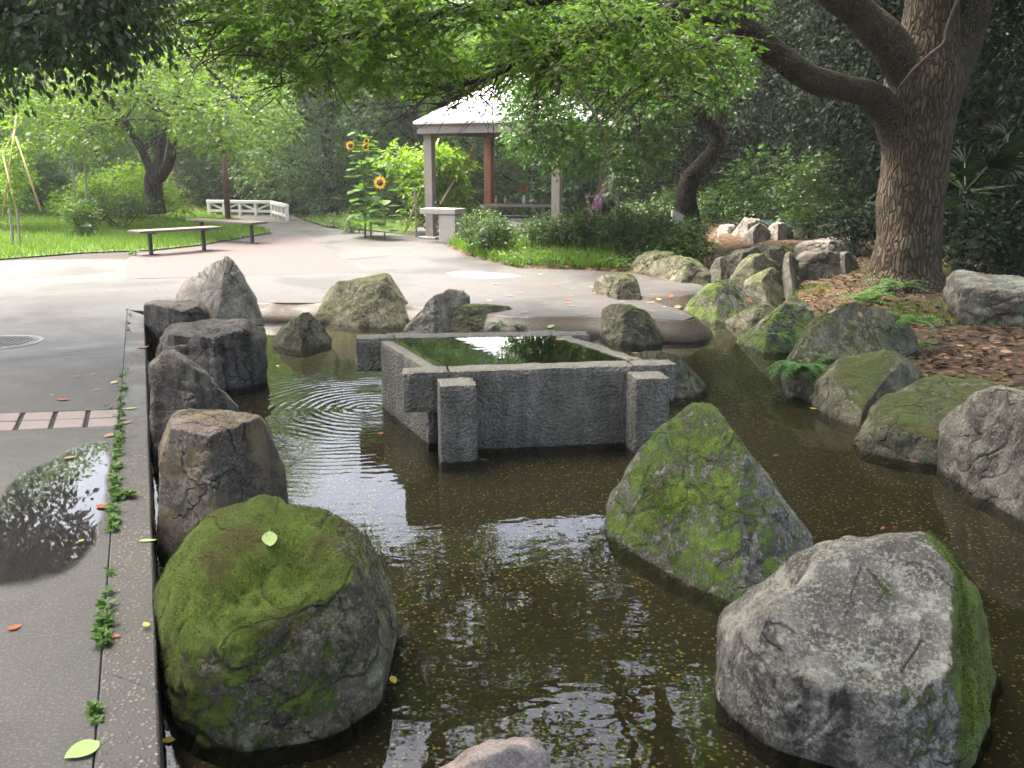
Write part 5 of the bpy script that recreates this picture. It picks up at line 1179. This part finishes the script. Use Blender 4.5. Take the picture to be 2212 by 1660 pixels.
# bamboo trellises
def trellis(label, poles, leafpts, leaf, size, ties, net=None):
    P = [[at(*p) for p in q] for q in poles]; b = min((p for q in P for p in q), key=lambda p: p.z); B = Vector((b.x, b.y, max(0, hz(b.x, b.y)))); o = empty('bamboo_trellis', B, label, 'trellis', 'bamboo trellises')
    for q in P:
        q = [p - B for p in q]; m = MB(); m.tube([q[0] + (q[0] - q[-1]) * .02] + q[1:], .022, 7); m.obj('pole', mt['bamboo'], o, True)
    if leafpts: 
        T_, D_ = clump_tips([((at(*p[:3]) - B)[:], p[3]) for p in leafpts], 420, rng, .2); link('vine', leaves_mesh('vine', *sprays(T_, D_, 4, .2, size, rng, .3)), mt[leaf], o)
rr = random.Random(3)
trellis('bamboo poles leaning together under a leafy climbing vine on the lawn', [[(37, 462, 20), (4, 325, 20.3)], [(88, 455, 20), (34, 296, 20.3)], [(5, 470, 20), (36, 250, 20.5)], [(-60, 455, 21), (30, 290, 20.4)]],
        [(rr.uniform(-30, 62), rr.uniform(320, 450), 20.5 + rr.uniform(-.2, .6), .3) for _ in range(16)] + [(rr.uniform(10, 40), rr.uniform(250, 330), 20.5, .2) for _ in range(5)], 'lime', .09, True)
YG = 21.5
trellis('bamboo poles leaning over the vegetable patch behind the corner post', [[(876, 498, YG), (948, 300, YG + 1.2)], [(952, 440, YG), (1032, 302, YG + 1.4)], [(900, 490, YG + .5), (1000, 400, YG + 1)]],
        [(rr.uniform(850, 1000), rr.uniform(330, 470), YG + .8 + rr.uniform(-.4, .8), rr.uniform(.22, .42)) for _ in range(34)], 'lime', .13, True)
# wooden stakes in the patch and by the hedge
for i, (u, v0, v1, Y, lab) in enumerate(((898, 470, 405, 21.2, 'mossy short stake in the vegetable patch'), (925, 470, 412, 21.2, 'thin stake beside the corner post'), (158, 420, 335, 24, 'thin stake left of the lime bush tips'), (184, 420, 340, 24.2, 'thin stake right of the lime bush tips'), (22, 486, 450, 18, 'short stake at the trellis foot'), (38, 486, 452, 18.1, 'second short stake at the trellis foot'))):
    p, q = at(u, v0, Y), at(u - 2, v1, Y); p.z = min(p.z, max(0, hz(p.x, p.y)) - .02); o = MB().tube([Vector((0, 0, 0)), (q - p) * .5 + Vector((.01, 0, 0)), q - p], [.026, .024, .02], 6).obj('stake', mt['wood'], None); o.location = p; tag(o, lab, 'stake', 'garden stakes')
# sunflowers
def sunflower(label, u, Y, top_v, heads, nleaf, seed):
    rr = random.Random(seed); b = at(u, 488, Y); b.z = max(0, hz(b.x, b.y)); o = empty('sunflower', b, label, 'sunflower', 'sunflowers by the path'); Hh = at(u, top_v, Y).z - b.z
    MB().tube(smooth_path([(0, 0, -.03), (.03, 0, Hh * .4), (-.03, 0, Hh * .75), (.02, 0, Hh)], 4), smooth_rad([.022, .02, .015, .009], 4), 7).obj('stalk', mt['stem'], o, True)
    P, A, N, S = [], [], [], []
    for i in range(nleaf):
        z = Hh * (.12 + .88 * i / nleaf); a = i * 2.4 + rr.uniform(-.4, .4); d = (math.cos(a), math.sin(a), rr.uniform(-.35, .15)); P.append((d[0] * .1, d[1] * .1, z + .03)); A.append(d); N.append((d[0] * .35, d[1] * .35, 1)); S.append(rr.uniform(.26, .42) * (1.15 - .5 * i / nleaf))
    link('leaves', leaves_mesh('leaves', P, A, np.array(N), S, width=2.1), mt['weed'], o)
    for (hu, hv, r, lab) in heads:
        c = at(hu, hv, Y - .25) - b; f = Vector((rr.uniform(-.3, .3), -1, .25)).normalized(); e1 = f.cross(Vector((0, 0, 1))).normalized(); e2 = e1.cross(f)
        MB().tube([Vector((0, 0, max(.1, c.z - .3))), c - f * .1 + Vector((0, 0, -.1)), c], .01, 6).obj('flower_stem', mt['stem'], o, True)
        dk = MB().tube([c - f * .015, c + f * .02, c + f * .03], [r * .52, r * .5, r * .3], 18).obj('flower_head', mt['disc'], o, True)
        P, A, N, S = [], [], [], []
        for k in range(26):
            a = 2 * math.pi * k / 26 + rr.uniform(-.06, .06); d = e1 * math.cos(a) + e2 * math.sin(a); P.append((c + d * r * .45 + f * .01 * (k % 2))[:]); A.append((d + f * rr.uniform(-.1, .3))[:]); N.append(f[:]); S.append(r * rr.uniform(.55, .72))
        link('petals', leaves_mesh('petals', P, A, np.array(N), S, width=.8), mt['petal'], dk)
sunflower('tall sunflower with small heads near its top beside the path', 788, 21.0, 282, [(757, 315, .1, ''), (790, 318, .09, ''), (792, 305, .07, '')], 34, 1)
sunflower('slender tall sunflower leaf stem behind the one with small heads', 800, 21.6, 300, [], 30, 4)
sunflower('shorter sunflower with one big yellow flower', 829, 20.5, 400, [(821, 395, .14, '')], 15, 2)
# purple loosestrife
lb = at(1286, 470, 17.4); lb.z = hz(lb.x, lb.y); lo = empty('purple_flower_plant', lb, 'purple flower spikes rising beside the pushchair', 'flowers'); m = MB(); T_, D_ = [], []; rr = random.Random(8)
for k in range(9):
    e = Vector((rr.uniform(-.22, .16), rr.uniform(-.1, .1), rr.uniform(.75, 1.12))); m.tube([(rr.uniform(-.05, .05), 0, -.02), e * .6, e], .005, 4)
    for j in range(26): T_.append((e * (.62 + .38 * j / 26))[:]); D_.append((rr.gauss(0, 1), rr.gauss(0, 1), .4))
m.obj('stems', mt['stem'], lo); link('flower_spikes', leaves_mesh('flower_spikes', *sprays(np.array(T_), np.array(D_), 3, .025, .03, rng, .0), hexa=False), mt['purple'], lo)
T_, D_ = clump_tips([((0, 0, .35), (.25, .2, .3)), ((0, 0, .6), (.2, .15, .2))], 500, rng, .2); link('leaves', leaves_mesh('leaves', *sprays(T_, D_, 3, .08, .07, rng)), mt['midgreen'], lo)

# retaining wall, railing and blue sheet at the edge of the wood
w0, w1, w2 = at(1290, 405, 28), at(1560, 405, 27), at(1960, 420, 23.5)
def wall(a, b, z0, z1, label, posts=0, coping=True):
    d = (b - a); d.z = 0; o = empty('garden_wall', (a.x, a.y, z0), label, 'wall', 'walls at the edge of the wood', math.atan2(d.y, d.x)); Lw = d.length
    MB().box((Lw / 2, 0, (z1 - z0) / 2), (Lw, .2, z1 - z0)).obj('wall_body', mt['dwall'], o); MB().box((Lw / 2, 0, z1 - z0 + .04), (Lw, .26, .078)).obj('coping', mt['dwall'], o, bevel=.01)
    return o, Lw, z1 - z0
for a, b, lab in ((w0, w1, 'low shaded wall behind the gnarled tree'), (w1 + Vector((.3, -.2, 0)), w2, 'low dark wall behind the back row boulders')):
    o, Lw, hh = wall(a, b, -.1, .85, lab)
    rl = empty('steel_fence', o.location + Vector((0, 0, hh + .08)), 'thin steel fence on top of the ' + lab[4:], 'fence', 'fences on the walls', o.rotation_euler.z)
    for z in (.08, .5, .95): MB().tube([(0, 0, z), (Lw, 0, z)], .018, 6).obj('rail', mt['iron'], rl)
    for i in range(int(Lw / .9) + 1): MB().tube([(i * .9 + .02, 0, 0), (i * .9 + .02, 0, 1.0)], .022, 6).obj('fence_post', mt['iron'], rl)
bs0 = at(1680, 437, 21.5); bs0.z = hz(bs0.x, bs0.y); bm = bmesh.new(); bmesh.ops.create_grid(bm, x_segments=28, y_segments=14, size=.5)
for v in bm.verts:
    x, y = v.co.x * 1.0, v.co.y; v.co = Vector((x * 1.1, y * .7, .34 * max(0, 1 - (2 * y) ** 2) ** .5 * (.8 + .2 * noise.noise(Vector((x * 5, y * 4, 0)))) * (1 if abs(x) < .44 else .6) + .03 * noise.noise(Vector((x * 11, y * 9, 3))) + .03))
me = bpy.data.meshes.new('blue_sheet'); bm.to_mesh(me); bm.free(); me.polygons.foreach_set('use_smooth', [True] * len(me.polygons)); o = link('blue_sheet', me, mt['blue']); o.location = bs0; o.scale = (.95, 1, .55); tag(o, 'blue plastic sheet covering a low heap by the wall', 'tarpaulin')

# fan palms in the shade
def palm(label, u, v, Y, Hh, n, seed):
    rr = random.Random(seed); b = at(u, v, Y); b.z = hz(b.x, b.y); o = empty('fan_palm', b, label, 'palm', 'fan palms in the shade'); m = MB(); limb(m, [(0, 0, -.1), (.03, 0, Hh * .5), (0, .02, Hh)], [.09, .075, .07], 10, 4, .25); m.obj('trunk', mt['dbark'], o, True)
    for k in range(n):
        a = k * 2.4; e = rr.uniform(-.3, .9); d = Vector((math.cos(a) * math.cos(e), math.sin(a) * math.cos(e), math.sin(e))); c = Vector((0, 0, Hh)) + d * rr.uniform(.45, .6); P, A, N, S = [], [], [], []
        s1 = d.cross(Vector((0, 0, 1))).normalized(); s2 = s1.cross(d)
        for j in range(19):
            b_ = (j / 18 - .5) * 4.0; dd = d * math.cos(b_) + s1 * math.sin(b_); P.append(c[:]); A.append((dd + Vector((0, 0, -.15)))[:]); N.append((s2 + s1 * rr.uniform(-.3, .3))[:]); S.append(rr.uniform(.38, .5))
        fr = link('frond', leaves_mesh('frond', P, A, np.array(N), S, width=.16), mt['evergreen'], o); MB().tube([(0, 0, Hh - .03), c], .009, 5, False).obj('leaf_stalk', mt['stem'], fr)
palm('fan palm with stiff round leaves behind the lichen block', 2075, 500, 12.8, 1.15, 12, 1); palm('taller fan palm at the garden edge behind the shade shrubs', 2165, 490, 13.4, 1.45, 14, 2)

# ferns and small plants among the rocks
def surf(u, v):
    """first rock or ground hit on the line of sight of a picture point"""
    dg = bpy.context.evaluated_depsgraph_get(); r = ray(u, v).normalized(); hit, loc, n, i, ob, mx = SC.ray_cast(dg, CAM, r); return (loc, n, ob) if hit else (gp(u, v), Vector((0, 0, 1)), None)
bpy.context.view_layer.update()
def fern(label, u, v, n, Lf, seed, leaf='fern', up=.6, pin=.045):
    rr = random.Random(seed); p, nn, ob = surf(u, v); P, A, N, S = [], [], [], []; o = empty('fern', p, label, 'fern', 'ferns among the rocks')
    for k in range(n):
        a = rr.uniform(0, 6.28); d = (Vector((math.cos(a), math.sin(a) - .35, 0)) + nn * .3).normalized(); L_ = Lf * rr.uniform(.7, 1.15); e = rr.uniform(.3, 1) * up; q = Vector((0, 0, 0)); pts = [q.copy()]; vz = e
        for j in range(12):
            dd = (d + Vector((0, 0, vz))).normalized(); vz -= .13; q = q + dd * (L_ / 12); pts.append(q.copy()); sd_ = dd.cross(Vector((0, 0, 1))).normalized()
            if j > 1:
                for sg in (-1, 1): P.append(q[:]); A.append((dd * .45 + sd_ * sg + Vector((0, 0, -.15)))[:]); N.append((0, 0, 1.0)); S.append(pin * (1.25 - .075 * j) * rr.uniform(.85, 1.15) * Lf / .25)
        m = MB().tube(pts, .0022, 4, False); st = m.obj('frond_stalk', mt['stem'], o)
        ii_ = len(P) - 20
        link('frond', leaves_mesh('frond', P, A, np.array(N), S, width=.75, hexa=True), mt[leaf], o); P, A, N, S = [], [], [], []
fern('large glossy fern hanging over the water beside the blunt boulder', 1738, 795, 18, .32, 1, up=.7, pin=.07)
fern('bluish fern tuft on the ledge of the moss-patched bank stone', 1678, 722, 11, .2, 2, up=.5)
fern('small green fern spilling down the bank stone next to the bluish tuft', 1705, 745, 10, .2, 3, up=.4)
fern('feathery fern growing on the litter above the sloping boulder', 1870, 655, 15, .45, 4, up=.9)
fern('upright bright fern at the foot of the big trunk', 1935, 628, 14, .42, 5, up=1.2)
fern('wispy fern at the hollow end of the sloping boulder', 1960, 700, 14, .36, 6, up=.9)
fern('dark fern in the hollow below the sloping boulder', 1990, 745, 9, .2, 7, up=.5)
fern('tiny fern clinging to the shoulder of the triangular boulder', 1438, 940, 8, .1, 8, up=.5)
fern('little fern growing on the low dark stone behind the basin', 1075, 700, 9, .16, 9, up=.5)
fern('second little fern on the low dark stone near its right end', 1120, 702, 7, .13, 10, up=.5)
def weed(label, u, v, n, size, seed, leaf='weed', group='weeds in the kerb joint', name='weed', hgt=.03):
    rr = np.random.default_rng(seed); p, nn, ob = surf(u, v); m_ = max(1, n)
    a = rr.uniform(0, 6.28, m_); A = np.stack([np.cos(a), np.sin(a), rr.uniform(-.1, .7, m_)], 1); P = A * rr.uniform(.0, .5, (m_, 1)) * size; P[:, 2] = rr.random(m_) * hgt; N = rr.normal(0, .3, (m_, 3)); N[:, 2] += 1
    o = link(name, leaves_mesh(name, P, A, N, size * rr.uniform(.5, 1.1, m_), width=1.25), mt[leaf]); o.location = p - Vector((0, 0, .002)); tag(o, label, 'weed', group); return o
jrow = [(672, 12), (683, 14), (695, 12), (706, 12), (716, 10), (800, 8), (812, 10), (836, 14), (848, 16), (862, 18), (878, 20), (894, 22), (908, 22), (922, 24), (938, 24), (952, 24), (968, 22), (984, 20), (1000, 22), (1016, 18), (1034, 22), (1050, 18), (1068, 26), (1085, 20), (1105, 16), (1128, 16), (1148, 12), (1240, 14), (1288, 18), (1318, 16), (1345, 26), (1370, 26), (1395, 14), (1545, 16), (1565, 12)]
rw = random.Random(4)
for i, (v, n) in enumerate(jrow):
    p = jat(v); d = p - CAM; u = CX + F * d.x / d.dot(FW)
    for k in range(2): weed('small green weed in the kerb joint beside the ' + ('layered stone' if v < 730 else 'upright brown slab' if v < 875 else 'end of the paver band' if v < 960 else 'left puddle' if v < 1200 else 'mossy boulder'), u + 3 + rw.uniform(-4, 6), v + (k - .5) * rw.uniform(4, 10), int(n * rw.uniform(.9, 2.2)), rw.choice((.018, .022, .026, .034)), 300 + i * 2 + k, hgt=rw.uniform(.015, .04))
weed('larger broad-leaved weed spreading from the joint over the kerb', 268, 1075, 30, .06, 400, group='broad weeds'); weed('small green weed growing between two pavers of the band', 236, 883, 14, .03, 401, group='broad weeds'); weed('tuft of weed at the foot of the bench at the lawn edge', 290, 552, 24, .1, 402, group='broad weeds', hgt=.1)
for i, (u, v) in enumerate(((1392, 1020), (1388, 1065), (1430, 1100))): weed('tiny seedling rooted in moss on the triangular boulder', u, v, 6, .03, 420 + i, 'fern', 'seedlings on the triangular boulder', 'seedling')

# fallen leaves, one by one
def fallen(u, v, L_, leaf, label, group, seed, round_=1.0):
    rr = random.Random(seed); p, nn, ob = surf(u, v); a = rr.uniform(0, 6.28); nn = (nn + Vector((0, 0, .3))).normalized(); t = Vector((math.cos(a), math.sin(a), 0)); t = (t - nn * t.dot(nn)).normalized(); b = nn.cross(t); V = []; n = 8
    for i in range(n + 1):
        x = i / n; wd = math.sin(math.pi * x ** .8) ** .8 * .3 * round_; curl = .12 * (x - .5) ** 2 * rr.uniform(.5, 2)
        for sg in (-1, 0, 1): V.append(((t * (x - .5) + b * (sg * wd) + nn * (curl + .05 * abs(sg) * wd * 3)) * L_)[:])
    q = [(i * 3 + j, i * 3 + j + 1, i * 3 + j + 4, i * 3 + j + 3) for i in range(n) for j in range(2)]
    k = len(V); V += [(t * -.5 * L_)[:], (t * -.5 * L_ + b * .015 * L_)[:], (t * -.78 * L_ + b * .05 * L_ + nn * .02)[:]]
    o = link('fallen_leaf', mesh_np('fallen_leaf', V, quads=q, tris=[(k, k + 1, k + 2)], attrs={'rnd': [rr.random()] * (len(q) + 1)}, smooth=True), mt[leaf]); o.location = p + nn * (.004 if 'mossy boulder' not in label else .014); tag(o, label, 'leaf', group)
one = [(583, 1175, .115, 'f_green', 'long pale green leaf lying on top of the mossy boulder', .75), (178, 1625, .1, 'f_green', 'big round yellow-green leaf at the kerb joint', 1.35), (362, 1602, .05, 'f_yellow', 'yellow-orange leaf floating against the kerb corner', 1),
 (310, 752, .12, 'f_orange', 'bright orange leaf on the kerb beside the dark grey block', 1), (222, 1096, .075, 'f_orange', 'salmon leaf beside the broad weed on the path edge', 1.2), (32, 1358, .05, 'f_orange', 'salmon leaf alone on the wet path', 1.2), (246, 828, .1, 'f_yellow', 'yellow curled leaf just left of the kerb joint', .8),
 (135, 865, .1, 'f_orange', 'orange leaf on the path above the paver band', .8), (280, 884, .1, 'f_green', 'pale green leaf lying across the kerb at the paver band', .6), (238, 942, .1, 'f_brown', 'pale cream leaf below the paver band', 1), (272, 915, .08, 'f_brown', 'grey-brown leaf on the kerb joint weeds', 1),
 (152, 990, .07, 'f_brown', 'tan leaf floating in the left puddle', .9), (320, 1170, .08, 'f_green', 'pale leaf on the kerb touching the ochre block', .6), (248, 1377, .045, 'f_orange', 'salmon leaf on the kerb beside weeds', 1), (316, 1357, .04, 'f_yellow', 'small yellow leaf on the kerb by the mossy boulder', 1), (176, 1170, .03, 'f_yellow', 'tiny yellow leaf on the wet path', 1),
 (600, 792, .06, 'f_yellow', 'yellow leaf floating beside the dark grey block', .8), (850, 1477, .05, 'f_yellow', 'pale yellow leaf floating right of the mossy boulder', .9), (1045, 995, .05, 'f_orange', 'orange leaf floating at the front of the basin', .8), (822, 938, .05, 'f_orange', 'small orange leaf floating left of the basin', .8), (775, 952, .04, 'f_orange', 'tiny brown leaf floating left of the basin', .8),
 (1190, 706, .1, 'f_green', 'green leaf lying on the back post of the basin', .7), (1372, 764, .07, 'f_yellow', 'orange-yellow leaf on the right rim of the basin', .9), (1210, 735, .08, 'f_yellow', 'yellow leaf floating behind the basin by the lip', .8), (966, 640, .09, 'f_orange', 'red-orange leaf caught on the split pale stone', 1), (945, 668, .08, 'f_orange', 'orange leaf low in the crack of the split stone', 1),
 (1676, 985, .04, 'f_brown', 'pinkish leaf floating in the dark open water', .7), (1757, 884, .06, 'f_yellow', 'pale leaf floating under the blunt boulder', .8), (1975, 995, .07, 'f_brown', 'brown leaf floating at the flat-topped boulder', .6), (1906, 1143, .05, 'f_orange', 'orange leaf floating behind the massive pale boulder', .6), (1618, 650, .1, 'f_orange', 'orange leaf on the flat grey bank stone', .9), (1130, 845, .04, 'f_yellow', 'small leaf stuck to the front of the basin', .8)]
one = one[:-1]
for i, (u, v, L_, leaf, lab, rd) in enumerate(one): fallen(u, v, L_, leaf, lab, 'single fallen leaves', 500 + i, rd)
rr = random.Random(77)
for i in range(60):
    u, v = rr.uniform(900, 1480), rr.uniform(585, 690)
    if v < 600 and u < 1000: continue
    p, n_, ob = surf(u, v)
    if ob is None or ob.name.split('.')[0] not in ('slab', 'pool_lip', 'puddle', 'paving'): continue
    lf = rr.choice(('f_orange', 'f_orange', 'f_brown', 'f_brown', 'f_yellow')); fallen(u, v, rr.uniform(.07, .11), lf, {'f_orange': 'orange', 'f_brown': 'tan', 'f_yellow': 'yellow'}[lf] + ' leaf fallen on the paving beyond the basin', 'dry leaves on the far paving', 600 + i)
for i in range(9):
    u, v = rr.uniform(20, 250), rr.uniform(600, 860); fallen(u, v, .05, 'f_brown', 'small dry leaf on the grey path beside the kerb', 'dry leaves on the grey path', 700 + i)
for i in range(26):
    u, v = rr.uniform(2010, 2200), rr.uniform(740, 800) if i % 2 else rr.uniform(600, 700)
    lf = rr.choice(('f_orange', 'f_brown', 'f_brown')); fallen(u - (0 if i % 2 else 320), v, rr.uniform(.07, .1), lf, {'f_orange': 'orange', 'f_brown': 'tan'}[lf] + ' leaf on the bank ' + ('behind the flat-topped boulder' if i % 2 else 'by the leaning stream stones'), 'dry leaves on the bank', 740 + i)

# ------------------------------------------------------------------ thin haze volume added to imitate lens bloom
tH = NT('bloom_haze'); pv = tH.n('VolumePrincipled', {'Color': (.93, .96, .97, 1), 'Density': .001, 'Anisotropy': .25}); tH.t.links.new(pv.outputs[0], tH.out.inputs['Volume'])
hb = MB().box((0, 300, 11), (1040, 1260, 26)).obj('haze', tH.m); tag(hb, 'thin pale haze standing in for lens bloom over the park', 'haze', kind='stuff')
